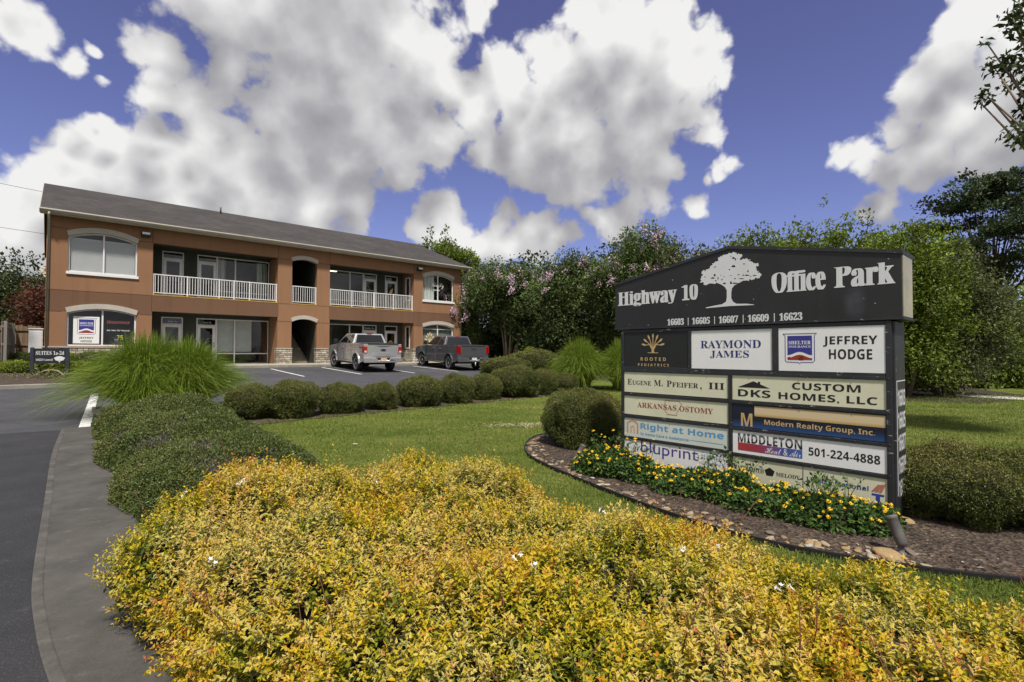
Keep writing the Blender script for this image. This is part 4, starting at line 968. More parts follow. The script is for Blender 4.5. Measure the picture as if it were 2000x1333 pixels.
MB().ribbon([(-4.12, -1.38+dz), (-4.12, -1.24+dz), (-3.96, -1.20+dz), (-3.96, -1.38+dz), (-4.12, -1.38+dz)], 0.008, Y).build('logo', m_slate, a)
# right column
xl, xr = -2.664, -1.188
a = panel(xl, xr, -0.540, -0.245, m_pcream, label='cream tenant panel with black roof emblem and wide lettering')
L('DKS', -2.599, -2.242, -0.497, -0.415, m_ink, a, 'sans'); L('CUSTOM', -2.019, -1.395, -0.387, -0.313, m_ink, a); L('HOMES, LLC', -2.157, -1.259, -0.510, -0.424, m_ink, a)
MB().flat([(-2.60, -0.392+dz), (-2.425, -0.318+dz), (-2.375, -0.339+dz), (-2.375, -0.322+dz), (-2.35, -0.322+dz), (-2.35, -0.350+dz), (-2.245, -0.392+dz)], Y).build('logo', m_ink, a)
m_mod = gradmat('navy_fade', 2, 0.70, 0.97, [(0, (0.02, 0.07, 0.22)), (0.35, (0.006, 0.010, 0.022)), (1, (0.008, 0.013, 0.03))])
a = panel(xl, xr, -0.846, -0.583, m_mod, label='navy tenant panel with faded gold bar')
m_bar = gradmat('faded_gold', 2, 0.845, 0.955, [(0, (0.45, 0.30, 0.12)), (0.25, (0.62, 0.50, 0.30)), (0.8, (0.62, 0.50, 0.32)), (1, (0.48, 0.33, 0.14))])
MB().flat([(-2.416, -0.712+dz), (-1.196, -0.712+dz), (-1.196, -0.596+dz), (-2.416, -0.596+dz)], Y).build('gold_bar', m_bar, a)
L('M', -2.567, -2.439, -0.835, -0.686, m_tan, a); L('Modern Realty Group, Inc.', -2.31, -1.283, -0.812, -0.738, m_tan, a)
a = panel(xl, xr, -1.150, -0.890, m_pwhite, label='white tenant panel with telephone number')
m_chrome = gradmat('chrome_letters', 2, 0.525, 0.63, [(0, (0.01, 0.01, 0.01)), (0.5, (0.02, 0.02, 0.02)), (0.55, (0.25, 0.25, 0.26)), (1, (0.02, 0.02, 0.02))])
L('MIDDLETON', -2.603, -1.926, -1.022, -0.920, m_chrome, a); L('501-224-4888', -1.865, -1.242, -1.068, -0.982, m_ink, a)
m_rb = gradmat('red_to_blue', 0, -2.60, -1.93, [(0, (0.38, 0.035, 0.035)), (0.35, (0.30, 0.04, 0.07)), (0.75, (0.06, 0.09, 0.33)), (1, (0.05, 0.11, 0.38))])
MB().flat([(-2.604, -1.114+dz), (-1.926, -1.114+dz), (-1.926, -1.026+dz), (-2.604, -1.026+dz)], Y).build('colour_band', m_rb, a)
text('Heat & Air', (-2.304, -1.940, -1.108+dz, -1.036+dz), Y-0.0008, m_letter, a, 'script')
a = panel(xl, -1.925, -1.46, -1.196, m_pcream, label='cream tenant panel with black pentagon emblem')
L('MEREDITH', -2.606, -2.318, -1.337, -1.292, m_ink, a, 'serif'); L('MELODY', -2.19, -1.952, -1.342, -1.300, m_ink, a, 'serif')
MB().flat([(-2.258+0.056*math.sin(2*math.pi*i/5), -1.312+dz+0.050*math.cos(2*math.pi*i/5)) for i in range(5)], Y).build('logo', m_ink, a)
a = panel(-1.918, xr, -1.46, -1.196, m_pcream, label='cream tenant panel with blue name and torch')
L('Liberty National', -1.884, -1.34, -1.352, -1.290, m_royal, a)
mb = MB(); mb.flat([(-1.315, -1.37+dz), (-1.215, -1.37+dz), (-1.215, -1.35+dz), (-1.315, -1.35+dz)], Y); mb.flat([(-1.282, -1.44+dz), (-1.248, -1.44+dz), (-1.248, -1.37+dz), (-1.282, -1.37+dz)], Y-0.0004); mb.build('torch', m_royal, a)
mb = MB()
for k in range(3): mb.flat([(-1.32+0.03*k, -1.335+dz), (-1.295+0.03*k, -1.335+dz), (-1.235+0.02*k, -1.262+dz+0.012*k), (-1.262+0.02*k, -1.258+dz)], Y-0.0003*k)
mb.build('flame', m_flame, a)
# end face numbers
for i, s in enumerate(('16603', '16605', '16607', '16609', '16623')):
    z = 1.20-0.215*i; text(s, (0.075, 0.385, z-0.16, z), -1.1145, m_letter, cab, 'sans', face='side')
mb = MB(); mb.box(-1.1155, -1.1125, 0.03, 0.04, 0.2, 1.29); mb.box(-1.1155, -1.1125, 0.04, 0.39, 1.28, 1.288); mb.build('worn_edge', m_letter, cab)
# ------------------------------------------------------------------ pickup trucks
def paint(name, c, metal=0.6):
    m, t, p = newmat(name); p.inputs['Base Color'].default_value = (*c, 1); p.inputs['Metallic'].default_value = metal
    p.inputs['Roughness'].default_value = 0.24; p.inputs['Coat Weight'].default_value = 1.0; p.inputs['Coat Roughness'].default_value = 0.04
    f = t.noise(t.coords(), 1.5, 5, 0.6); t.put(p.inputs['Base Color'], t.ramp(f, [(0.3, tuple(x*0.9 for x in c)), (0.7, c)])); return m
m_silver = paint('silver_paint', (0.60, 0.60, 0.63)); m_greyp = paint('grey_paint', (0.15, 0.155, 0.175), 0.5)
m_cglass, _t, _p = newmat('car_glass'); _p.inputs['Base Color'].default_value = (0.008, 0.009, 0.011, 1); _p.inputs['Roughness'].default_value = 0.05; _p.inputs['Coat Weight'].default_value = 0.6
m_tyre = M('tyre_rubber', (0.018, 0.018, 0.019), 0.85, 0.3, 8); m_chrome_ = M('chrome', (0.66, 0.66, 0.68), 0.25, 0.05, 3, metal=0.75); m_blackp = M('black_trim', (0.012, 0.012, 0.013), 0.5, 0.2, 4)
m_tail, _t, _p = newmat('tail_lamp'); _p.inputs['Base Color'].default_value = (0.36, 0.012, 0.012, 1); _p.inputs['Roughness'].default_value = 0.15; _p.inputs['Coat Weight'].default_value = 1
m_taild, _t, _p = newmat('tail_lamp_dark'); _p.inputs['Base Color'].default_value = (0.09, 0.006, 0.008, 1); _p.inputs['Roughness'].default_value = 0.15
m_clear = M('lamp_clear', (0.6, 0.58, 0.56), 0.2, 0); m_plate = M('plate_orange', (0.62, 0.40, 0.22), 0.5, 0.15, 20); m_platew = M('plate_white', (0.62, 0.64, 0.68), 0.5, 0.15, 20)
def wheel(parent, x, y, side, rim_mat, spokes, steer=0):
    w = empty('wheel', (x, y*0.86, 0.405), (0, 0, steer), parent=parent)
    T = lambda v: (v[0], v[2]*side, v[1])
    tb = MB(); tb.lathe([(0.26, -0.11), (0.30, -0.135), (0.37, -0.14), (0.40, -0.115), (0.408, -0.06), (0.408, 0.06), (0.40, 0.115), (0.37, 0.14), (0.30, 0.135), (0.26, 0.11)], 30, 0, T)
    tb.build('tyre', m_tyre, w)
    rb = MB(); rb.lathe([(0.05, 0.05), (0.245, 0.045), (0.25, 0.03)], 24, 1, T)
    rb.lathe([(0.235, 0.05), (0.245, 0.118), (0.268, 0.122), (0.275, 0.10), (0.262, 0.05)], 28, 0, T)
    for k in range(spokes):
        an = 2*math.pi*k/spokes; c, s_ = math.cos(an), math.sin(an); wd = 0.036 if spokes < 9 else 0.018
        def Ts(v): 
            a, b, h = v; return (a*c-b*s_, (h)*side, a*s_+b*c)
        rb.box(0.04, 0.245, -wd, wd, 0.05, 0.105, 0, Ts)
    rb.lathe([(0.0, 0.118), (0.055, 0.112), (0.065, 0.05)], 12, 0, T)
    rb.build('rim', [rim_mat, m_blackp], w)
def truck(name, t, d, h, body, flare, spokes, lamp_style, plate_m, label, bumper_m):
    fw = NA*math.cos(h)+UA*math.sin(h); p = td(t, d)
    r = empty(name, (p.x, p.y, ground(p.x, p.y)+0.01), (0, -math.atan(0.0376*math.cos(h)), math.atan2(fw.y, fw.x)), label, 'pickup truck', 'pickups parked at the building')
    def arc_(cx, r_, a0, a1, n=12): return [(cx+r_*math.cos(R(a0+(a1-a0)*i/n)), 0.42+r_*math.sin(R(a0+(a1-a0)*i/n))) for i in range(n+1)]
    xf, xr = 1.93, -1.75
    prof = [(-2.94, 0.60), (-2.60, 0.50)]+[(xr-0.50, 0.47)]+arc_(xr, 0.50, 172, 8)+[(xr+0.5, 0.44), (xf-0.5, 0.42)]+arc_(xf, 0.50, 172, 8)+[(xf+0.5, 0.44), (2.72, 0.42), (2.93, 0.58), (2.95, 1.05), (2.78, 1.20), (1.9, 1.29), (1.22, 1.345), (-1.12, 1.385), (-1.16, 1.425), (-2.94, 1.425)]
    mb = MB().prism(prof, [], -0.985, 0.985, ngon=True)
    b = mb.build('body', body, r, bevel=0.045, seg=3)
    MB().box(-2.5, 2.5, -0.74, 0.74, 0.42, 0.80).build('underbody', m_blackp, r)
    for x in (xr, xf): MB().tube([(x, -0.86, 0.40), (x, 0.86, 0.40)], 0.07, 8).build('axle', m_blackp, r)
    MB().tube([(-2.9, -0.55, 0.42), (-1.0, -0.55, 0.45)], 0.045, 8).build('exhaust_pipe', m_blackp, r)
    # bed top cover and rails
    MB().box(-2.90, -1.18, -0.88, 0.88, 1.425, 1.45).build('bed_cover', m_blackp, r)
    # cab
    bz, tz = 1.37, 1.93
    Bc = {'lr': (-1.15, 0.93), 'lf': (1.32, 0.93)}; 
    v = [(-1.15, -0.95, bz), (1.34, -0.95, bz), (1.34, 0.95, bz), (-1.15, 0.95, bz), (-0.96, -0.74, tz), (0.42, -0.74, tz), (0.42, 0.74, tz), (-0.96, 0.74, tz)]
    MB().add(v, [(0, 3, 2, 1), (4, 5, 6, 7), (0, 1, 5, 4), (1, 2, 6, 5), (2, 3, 7, 6), (3, 0, 4, 7)]).build('cab', body, r, bevel=0.06, seg=3)
    V = [Vector(q) for q in v]
    def glass(idx, quad, name, off=0.008):
        A, B, Cc, D_ = (V[i] for i in idx); nrm = (B-A).cross(D_-A).normalized(); pts = []
        for u_, w_ in quad:
            q = (A*(1-u_)+B*u_)*(1-w_)+(D_*(1-u_)+Cc*u_)*w_; pts.append(q+nrm*off)
        pts2 = [q-nrm*0.03 for q in pts]; n = len(pts)
        MB().add(pts+pts2, [tuple(range(n))]+[(i, i+n, (i+1) % n+n, (i+1) % n) for i in range(n)]).build(name, m_cglass, r)
    # right side (y<0): 0,1,5,4 ; left side (y>0): 2,3,7,6 ; rear: 3,0,4,7 ; windscreen: 1,2,6,5
    glass((0, 1, 5, 4), [(0.07, 0.10), (0.36, 0.10), (0.33, 0.88), (0.05, 0.88)], 'side_window'); glass((0, 1, 5, 4), [(0.41, 0.10), (0.90, 0.10), (0.82, 0.86), (0.40, 0.88)], 'side_window')
    glass((2, 3, 7, 6), [(0.64, 0.10), (0.93, 0.10), (0.95, 0.88), (0.67, 0.88)], 'side_window'); glass((2, 3, 7, 6), [(0.10, 0.10), (0.59, 0.10), (0.60, 0.88), (0.18, 0.86)], 'side_window')
    glass((3, 0, 4, 7), [(0.08, 0.16), (0.92, 0.16), (0.92, 0.88), (0.08, 0.88)], 'rear_window'); glass((1, 2, 6, 5), [(0.06, 0.08), (0.94, 0.08), (0.94, 0.92), (0.06, 0.92)], 'windscreen')
    MB().box(-0.985, -0.93, -0.12, 0.12, 1.885, 1.915).build('brake_light', m_tail, r)
    # door seams, handles
    mb = MB()
    for s_ in (-1, 1):
        y = 0.985*s_
        for x in (1.15, 0.16): mb.box(x-0.007, x+0.007, y-0.003, y+0.003, 0.52, 1.34)
        mb.box(-0.86, -0.846, y-0.003, y+0.003, 0.95, 1.36); mb.box(-1.16, -1.145, y-0.003, y+0.003, 0.55, 1.38); mb.box(-1.0, 1.15, y-0.003, y+0.003, 0.515, 0.53)
    mb.build('door_seam', m_blackp, r)
    for s_ in (-1, 1):
        for x in (0.33, -0.68): MB().box(x-0.11, x+0.11, 0.985*s_-0.03, 0.985*s_+0.03, 1.16, 1.195).build('door_handle', bumper_m if lamp_style else body, r, bevel=0.01)
        mb = MB(); mb.box(0.98, 1.12, s_*1.16-0.10, s_*1.16+0.10, 1.38, 1.60); o = mb.build('wing_mirror', m_blackp, r, bevel=0.03)
        MB().box(1.02, 1.10, min(s_*0.93, s_*1.08), max(s_*0.93, s_*1.08), 1.38, 1.43).build('arm', m_blackp, o)
        MB().box(-0.95, 1.3, s_*0.93-0.09, s_*0.93+0.09, 0.36, 0.41).build('running_board', m_blackp if not lamp_style else bumper_m, r, bevel=0.015)
        # wheel arch lips
        for x in (xr, xf):
            a = [(x+rr*math.cos(R(q)), 0.42+rr*math.sin(R(q))) for rr, qs in ((0.50, range(0, 181, 12)), (0.58, range(180, -1, -12))) for q in qs]
            yy = 0.955*s_; MB().prism(a, [], min(yy, yy+0.065*s_), max(yy, yy+0.065*s_)).build('arch_lip', flare, r, bevel=0.015)
        # lamps
        if lamp_style == 0:
            o = MB().box(-2.965, -2.70, s_*0.905-0.095, s_*0.905+0.095, 0.98, 1.30).build('tail_light', m_tail, r, bevel=0.02)
            MB().box(-2.972, -2.95, s_*0.905-0.055, s_*0.905+0.055, 1.0, 1.09).build('lens', m_clear, o)
        else:
            o = MB().prism([(0.80, 0.98), (0.99, 0.98), (0.99, 1.37), (0.84, 1.37), (0.80, 1.30)], [], -2.965, -2.74, T=lambda q, s=s_: (q[1], q[0]*s, q[2])).build('tail_light', m_tail, r)
            MB().box(-2.972, -2.96, s_*0.91-0.02, s_*0.91+0.04, 1.03, 1.33).build('lens', m_taild, o)
    # tailgate with pressed panel
    Tg = lambda q: (q[1], -q[0], q[2])
    tg = MB().box(-2.975, -2.93, -0.795, 0.795, 0.72, 1.415).build('tailgate', body, r, bevel=0.02)
    MB().box(-3.0, -2.92, -0.80, 0.80, 1.40, 1.44).build('spoiler_lip', m_blackp if lamp_style == 0 else body, tg, bevel=0.015)
    if lamp_style == 0:
        MB().prism([(-0.66, 0.80), (0.66, 0.80), (0.52, 0.98), (-0.52, 0.98)], [], -2.995, -2.974, T=Tg).build('pressed_panel', body, tg, bevel=0.008)
        mb = MB(); mb.prism([(0.14*math.cos(q), 1.13+0.055*math.sin(q)) for q in [2*math.pi*i/20 for i in range(20)]], [], -2.99, -2.97, T=Tg); mb.build('emblem', M('emblem_dark', (0.02, 0.03, 0.07), 0.3, 0), tg)
        mb = MB(); mb.prism([(-0.42, 1.33), (0.42, 1.33), (0.15, 1.285), (-0.15, 1.285)], [], -2.982, -2.97, T=Tg); mb.build('handle', m_greyp, tg)
        text('4x4', (2.28, 2.60, 1.19, 1.28), 0.9895, m_blackp, r, 'sansital', face='left')
    else:
        MB().prism([(-0.70, 0.80), (0.70, 0.80), (0.70, 1.00), (-0.70, 1.00)], [], -2.985, -2.974, T=Tg).build('pressed_panel', body, tg, bevel=0.006)
        o = text('GMC', (-0.16, 0.16, 1.16, 1.26), -2.978, m_blackp, tg, 'sans', face='back')
    # bumper, plate, hitch
    bp = MB().prism([(-0.97, 0.50), (0.97, 0.50), (1.0, 0.60), (1.0, 0.73), (0.36, 0.73), (0.28, 0.62), (-0.28, 0.62), (-0.36, 0.73), (-1.0, 0.73), (-1.0, 0.60)], [], -3.10, -2.92, T=Tg).build('bumper', bumper_m, r, bevel=0.025)
    MB().box(-3.06, -2.93, -0.38, 0.38, 0.60, 0.735).build('plate_recess', m_blackp, bp)
    MB().box(-3.075, -3.06, -0.155, 0.155, 0.60, 0.74).build('licence_plate', plate_m, bp)
    MB().box(-3.02, -2.6, -0.05, 0.05, 0.40, 0.49).build('hitch', m_blackp, r)
    if lamp_style == 1: MB().tube([(-3.14, -0.03, 0.28), (-3.14, -0.03, 0.5)], 0.025, 8).build('tow_hook', m_platew, r)
    MB().box(2.90, 2.965, -0.62, 0.62, 0.70, 1.06).build('grille', m_blackp, r, bevel=0.02)
    for s_ in (-1, 1): MB().box(2.80, 2.962, s_*0.80-0.15, s_*0.80+0.15, 0.90, 1.06).build('headlight', m_clear, r, bevel=0.02)
    MB().box(2.88, 3.02, -0.97, 0.97, 0.48, 0.66).build('front_bumper', bumper_m, r, bevel=0.03)
    for s_ in (-1, 1):
        wheel(r, xr, 1.0*s_, s_, m_chrome_, spokes); wheel(r, xf, 1.0*s_, s_, m_chrome_, spokes, R(14))
    return r
truck('pickup_truck', 12.60, 26.45, R(6), m_silver, m_silver, 6, 0, m_plate, 'silver crew cab pickup with orange licence plate parked before the stair arch', m_chrome_)
truck('pickup_truck', 18.0, 25.9, R(8), m_greyp, m_greyp, 12, 1, m_platew, 'dark grey crew cab pickup with white licence plate parked at the end bay', M('steel_bumper', (0.30, 0.31, 0.33), 0.3, 0.1, 3, metal=0.8))

# ------------------------------------------------------------------ lamps, stones, small signs
m_lamp = M('weathered_bronze', (0.105, 0.098, 0.100), 0.6, 0.25, 8, 0.3, 40)
def spot(name, x, y, aim, tilt, label):
    z = ground(x, y)+0.03
    r = empty(name, (x, y, z), (0, 0, aim), label, 'spotlight', 'spotlights aimed at the monument sign')
    MB().lathe([(0.045, -0.02), (0.048, 0.012), (0.03, 0.02), (0.026, 0.09), (0.034, 0.095), (0.034, 0.12), (0.0, 0.125)], 14).build('stake', m_lamp, r)
    r.scale = (0.8,)*3
    Rm = Matrix.Translation((0, 0, 0.13)) @ Matrix.Rotation(-tilt, 4, 'X')
    MB().lathe([(0.0, -0.06), (0.035, -0.055), (0.05, -0.02), (0.052, 0.05), (0.052, 0.20), (0.058, 0.205), (0.058, 0.235), (0.050, 0.24)], 18, 0, lambda v: tuple(Rm @ Vector(v))).build('lamp_head', m_lamp, r)
    MB().lathe([(0.0, 0.236), (0.05, 0.2365), (0.0501, 0.24)], 18, 0, lambda v: tuple(Rm @ Vector(v))).build('lens', m_cglass, r)
x, y = gpx(1127, 912); spot('spotlight', x, y, R(-60), R(38), 'small bronze spotlight beside the left boxwood ball, tilted towards the sign')
x, y = gpx(1760, 1090); spot('spotlight', x, y, R(22), R(24), 'bronze spotlight standing in the mulch before the right end of the sign')

# river rocks along the edging
m_rocks = []
for i, c in enumerate(((0.36, 0.25, 0.12), (0.25, 0.17, 0.11), (0.36, 0.29, 0.19), (0.17, 0.14, 0.115), (0.42, 0.39, 0.34), (0.29, 0.165, 0.08))):
    m, t, p_ = newmat('rock'); co = t.coords(); f = t.noise(co, 9, 5, 0.65)
    t.put(p_.inputs['Base Color'], t.ramp(f, [(0.3, tuple(q*0.6 for q in c)), (0.7, tuple(min(1, q*1.15) for q in c))])); p_.inputs['Roughness'].default_value = 0.8
    t.put(p_.inputs['Normal'], t.bump(t.noise(co, 30, 4, 0.6), 0.4, 0.01)); m_rocks.append(m)
rockmesh = []
for k in range(9):
    bm = bmesh.new(); bmesh.ops.create_icosphere(bm, subdivisions=2, radius=1.0)
    for v in bm.verts:
        n = mnoise.noise(v.co*1.1+Vector((k*7, 0, 0))); n2 = mnoise.noise(v.co*2.7+Vector((k*5, 3, 0)))
        v.co = v.co*(1+0.40*n+0.24*n2); v.co.z *= 0.42; v.co.z = min(v.co.z, 0.26)
    for f in bm.faces: f.smooth = True
    me = bpy.data.meshes.new('river_rock'); bm.to_mesh(me); bm.free(); me.materials.append(m_rocks[k % 6]); rockmesh.append(me)
rj = random.Random(21)
def rock(x, y, s, k=None, label=None, zs=1.0, rz=None):
    o = bpy.data.objects.new('river_rock', rockmesh[rj.randrange(9) if k is None else k]); COL.objects.link(o)
    o.location = (x, y, ground(x, y)+0.03+s*0.22); o.scale = (s*rj.uniform(.9, 1.5), s*rj.uniform(.7, 1.0), s*zs*rj.uniform(.8, 1.2)); o.rotation_euler = (rj.uniform(-.2, .2), rj.uniform(-.2, .2), rj.uniform(0, 6.28) if rz is None else rz)
    tag(o, label or 'small river rock among the loose ones along the bed edging', 'rock', 'river rocks along the bed edging')
cen = Vector((3.4, 6.2, 0))
for i in range(270):
    f = rj.uniform(0.02, 0.56); L_ = EDGE; q = f*len(L_)*0.98; a, b = L_[int(q) % len(L_)], L_[(int(q)+1) % len(L_)]
    c = a.lerp(b, q-int(q)); dv = (cen-c).normalized(); nn = (b-a).normalized(); nn = Vector((-nn.y, nn.x, 0)); nn = nn if nn.dot(dv) > 0 else -nn
    c = c+nn*(0.05+abs(rj.gauss(0, 0.085))+ (0.14 if i % 5 == 0 else 0)); s = rj.choice((0.012, 0.015, 0.018, 0.022, 0.026, 0.032, 0.04))
    rock(c.x, c.y, s)
x, y = gpx(1735, 1096); rock(x, y, 0.10, 0, 'large flat tan slab of rock beside the front spotlight', 0.7, R(-25))
x, y = gpx(1768, 1027); rock(x, y, 0.07, 0, 'orange rock at the foot of the sign, under the right boxwood ball')
x, y = gpx(1040, 873); rock(x, y, 0.10, 1, 'long brown rock at the tip of the bed, left of the boxwood ball', 0.6, R(20))
# loose bark and gravel in the bed
n = 5200; pts = []
poly = [(p_.x, p_.y) for p_ in EDGE]
def inside(x, y, P):
    c = False; j = len(P)-1
    for i in range(len(P)):
        if (P[i][1] > y) != (P[j][1] > y) and x < (P[j][0]-P[i][0])*(y-P[i][1])/(P[j][1]-P[i][1])+P[i][0]: c = not c
        j = i
    return c
while len(pts) < n:
    x, y = rj.uniform(0, 6.2), rj.uniform(3, 9.5)
    if inside(x, y, poly): pts.append((x, y, ground(x, y)+0.034))
P = np.array(pts); dirs = rng.normal(size=(n, 3)); dirs[:, 2] *= 0.25
m_chip = leafmat('bark_chips', [(0.0, (0.014, 0.009, 0.006)), (0.6, (0.05, 0.032, 0.021)), (0.9, (0.11, 0.078, 0.052)), (1.0, (0.42, 0.38, 0.32))], transl=0.0, rough=0.9)
o = leaves('bark_chips', P, dirs, np.tile([0, 0, 1.0], (n, 1))+rng.normal(size=(n, 3))*0.3, rng.uniform(0.015, 0.05, n), rng.uniform(0.008, 0.02, n), rng.random(n)**1.5, m_chip)
tag(o, 'loose bark chips scattered over the sign bed', 'mulch', None, 'stuff')

# low suite sign in the island bed
m_slatep = M('dark_blue_paint', (0.020, 0.024, 0.040), 0.6, 0.2, 5)
x, y = gpx(97, 735); ss = empty('suite_sign', (x, y, ground(x, y)+0.10), (0, 0, R(36)), 'low dark post sign reading suites with small white tree, in the island bed', 'sign')
for s_ in (-1, 1): MB().box(s_*0.50-0.055, s_*0.50+0.055, -0.055, 0.055, -0.1, 0.98).build('post', m_slatep, ss, bevel=0.01)
bd = MB().box(-0.445, 0.445, -0.02, 0.02, 0.38, 0.94).build('board', M('suite_board', (0.012, 0.013, 0.017), 0.5, 0.2, 4), ss)
text('SUITES 1a-2d', (-0.40, 0.40, 0.70, 0.85), -0.0215, m_letter, bd, 'serif'); text('16623 Cantrell', (-0.40, 0.08, 0.48, 0.56), -0.0215, m_letter, bd, 'serif')
mb = MB(); mb.flat([(0.27+0.15*math.cos(q)*(1+.1*math.sin(5*q)), 0.56+0.09*math.sin(q)) for q in [2*math.pi*i/20 for i in range(20)]], -0.0215); mb.flat([(0.25, 0.42), (0.29, 0.42), (0.285, 0.50), (0.255, 0.50)], -0.0215); mb.build('emblem', m_letter, bd)
# dry roots under it
mb = MB(); x0, y0 = gpx(100, 741); rj = random.Random(4)
for k in range(9):
    a = R(180*k/8+rj.uniform(-10, 10)); dx, dy = 0.55*math.cos(a), 0.2*math.sin(a)
    zz = ground(x0, y0)+0.10
    mb.tube([(x0, y0, zz+0.22), (x0+dx*0.4, y0+dy*0.4, zz+0.2), (x0+dx*0.8, y0+dy*0.8-0.05, zz+0.08), (x0+dx, y0+dy-0.1, zz-0.02)], [0.03, 0.026, 0.02, 0.012], 6)
tag(mb.build('dry_root', M('dry_wood', (0.24, 0.205, 0.17), 0.9, 0.3, 8)), 'bare grey tangle of dry roots in front of the suite sign', 'roots')
# utility cabinet, fence and white house at the far left
m_cab = M('cabinet_white', (0.62, 0.63, 0.64), 0.6, 0.1, 2)
p = td(-0.66, 31.95); uc = empty('utility_cabinet', (p.x, p.y, ground(p.x, p.y)+0.08), (0, 0, math.atan2(UA.y, UA.x)), 'white metal utility cabinet beside the left corner of the building', 'cabinet')
MB().box(-0.24, 0.24, -0.25, 0.3, 0, 1.72).build('box', m_cab, uc, bevel=0.015); MB().box(-0.26, 0.26, -0.28, 0.33, 1.722, 1.77).build('lid', m_cab, uc, bevel=0.01)
MB().box(-0.20, 0.20, -0.262, -0.251, 0.1, 1.62).build('door', m_cab, uc)
def woodmat(name, c):
    m, t, p_ = newmat(name); co = t.coords(); mp = t.new('ShaderNodeMapping'); t.put(mp.inputs[0], co); mp.inputs['Scale'].default_value = (7, 7, 0.6)
    t.put(p_.inputs['Base Color'], t.ramp(t.noise(mp.outputs[0], 1.5, 6, 0.65), [(0.3, tuple(q*0.55 for q in c)), (0.7, c)])); p_.inputs['Roughness'].default_value = 0.9; return m
m_fence = woodmat('fence_wood', (0.24, 0.165, 0.10)); m_fgrey = woodmat('fence_grey', (0.25, 0.23, 0.20))
def fence(a, b, h, mat, label, rails=True):
    A, B = td(*a), td(*b); n = int((B-A).length/0.155); dv = (B-A).normalized(); r = empty('wood_fence', (A.x, A.y, ground(A.x, A.y)), (0, 0, math.atan2(dv.y, dv.x)), label, 'fence')
    mb = MB()
    for i in range(n): mb.box(i*0.155, i*0.155+0.145, -0.012+0.004*(i % 3), 0.012+0.004*(i % 3), -0.1, h+0.03*math.sin(i*2.3))
    mb.build('boards', mat, r)
    mb = MB()
    for z in (0.35, h*0.55, h-0.2): mb.box(0, n*0.155, -0.06, -0.0125, z-0.045, z+0.045)
    mb.build('rail', mat, r)
    for i in range(0, n, 16): MB().box(i*0.155-0.05, i*0.155+0.05, -0.16, -0.061, -0.1, h+0.02).build('post', mat, r)
fence((-9.5, 33.2), (-0.5, 33.2), 2.0, m_fence, 'brown board fence behind the island bed at the far left')
fence((-1.62, 29.2), (-1.42, 33.15), 2.05, m_fgrey, 'weathered grey return of board fence beside the white cabinet')
p = td(-0.75, 58); hs = empty('white_house', (p.x, p.y, ground(p.x, p.y)), (0, 0, math.atan2(UA.y, UA.x)), 'white sided house far behind the left end of the building', 'house')
MB().box(-0.3, 8, 0, 8, 0, 6.0).build('wall', M('white_siding', (0.55, 0.55, 0.53), 0.8, 0.05), hs)
mb = MB(); mb.prism([(-0.5, 6.0), (8.5, 6.0), (8.5, 6.25), (4, 8.2), (-0.5, 6.25)], [], -0.4, 8.4, T=lambda v: (v[1], v[0], v[2])); mb.build('roof', m_gutter, hs)
MB().box(2.0, 3.2, -0.02, 0.05, 3.6, 5.0).build('window', m_cglass, hs)
# overhead lines with the pole that carries them, out to the left
pl = td(-16, 44); m_pole = M('pole_wood', (0.10, 0.08, 0.06), 0.9)
up = empty('utility_pole', (pl.x, pl.y, 0.6), (0, 0, 0), 'wooden utility pole carrying the thin overhead lines left of the building', 'pole')
MB().tube([(0, 0, 0), (0, 0, 13.2)], [0.16, 0.10], 8).build('pole', m_pole, up); MB().box(-1.2, 1.2, -0.06, 0.06, 12.2, 12.35).build('crossarm', m_pole, up)
for k, (za, zb) in enumerate(((13.5, 12.3), (10.6, 9.6))):
    a = Vector((pl.x, pl.y, za)); b = td(8, 47)+Vector((0, 0, zb)); 
    tag(MB().tube([a.lerp(b, i/14)-Vector((0, 0, 2.4*(i/14)*(1-i/14))) for i in range(15)], 0.013, 5).build('overhead_line', m_blackp), ('upper', 'lower')[k]+' thin black overhead line crossing the sky left of the roof', 'cable')
# litter on the lawn
x, y = gpx(694, 871); tag(MB().box(x-0.04, x+0.04, y-0.015, y+0.015, ground(x, y)+0.02, ground(x, y)+0.04).build('paper_scrap', m_trim, None, bevel=0.006), 'small pale scrap of paper lying on the lawn', 'litter')
# ------------------------------------------------------------------ planting
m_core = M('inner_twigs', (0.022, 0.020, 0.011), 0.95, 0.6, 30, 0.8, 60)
m_bark = M('bark', (0.16, 0.12, 0.085), 0.9, 0.35, 6, 0.6, 30); m_barkd = M('bark_dark', (0.06, 0.048, 0.036), 0.95, 0.35, 6, 0.6, 30)
m_stem = M('red_stem', (0.12, 0.035, 0.018), 0.7, 0.2, 10)
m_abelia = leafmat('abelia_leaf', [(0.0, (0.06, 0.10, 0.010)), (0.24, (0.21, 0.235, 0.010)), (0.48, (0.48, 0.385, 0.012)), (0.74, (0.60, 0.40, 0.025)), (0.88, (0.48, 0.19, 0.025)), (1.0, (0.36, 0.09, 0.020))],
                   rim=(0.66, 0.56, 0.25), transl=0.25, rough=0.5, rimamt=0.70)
m_petal = M('white_petal', (0.75, 0.72, 0.70), 0.6, 0.05)

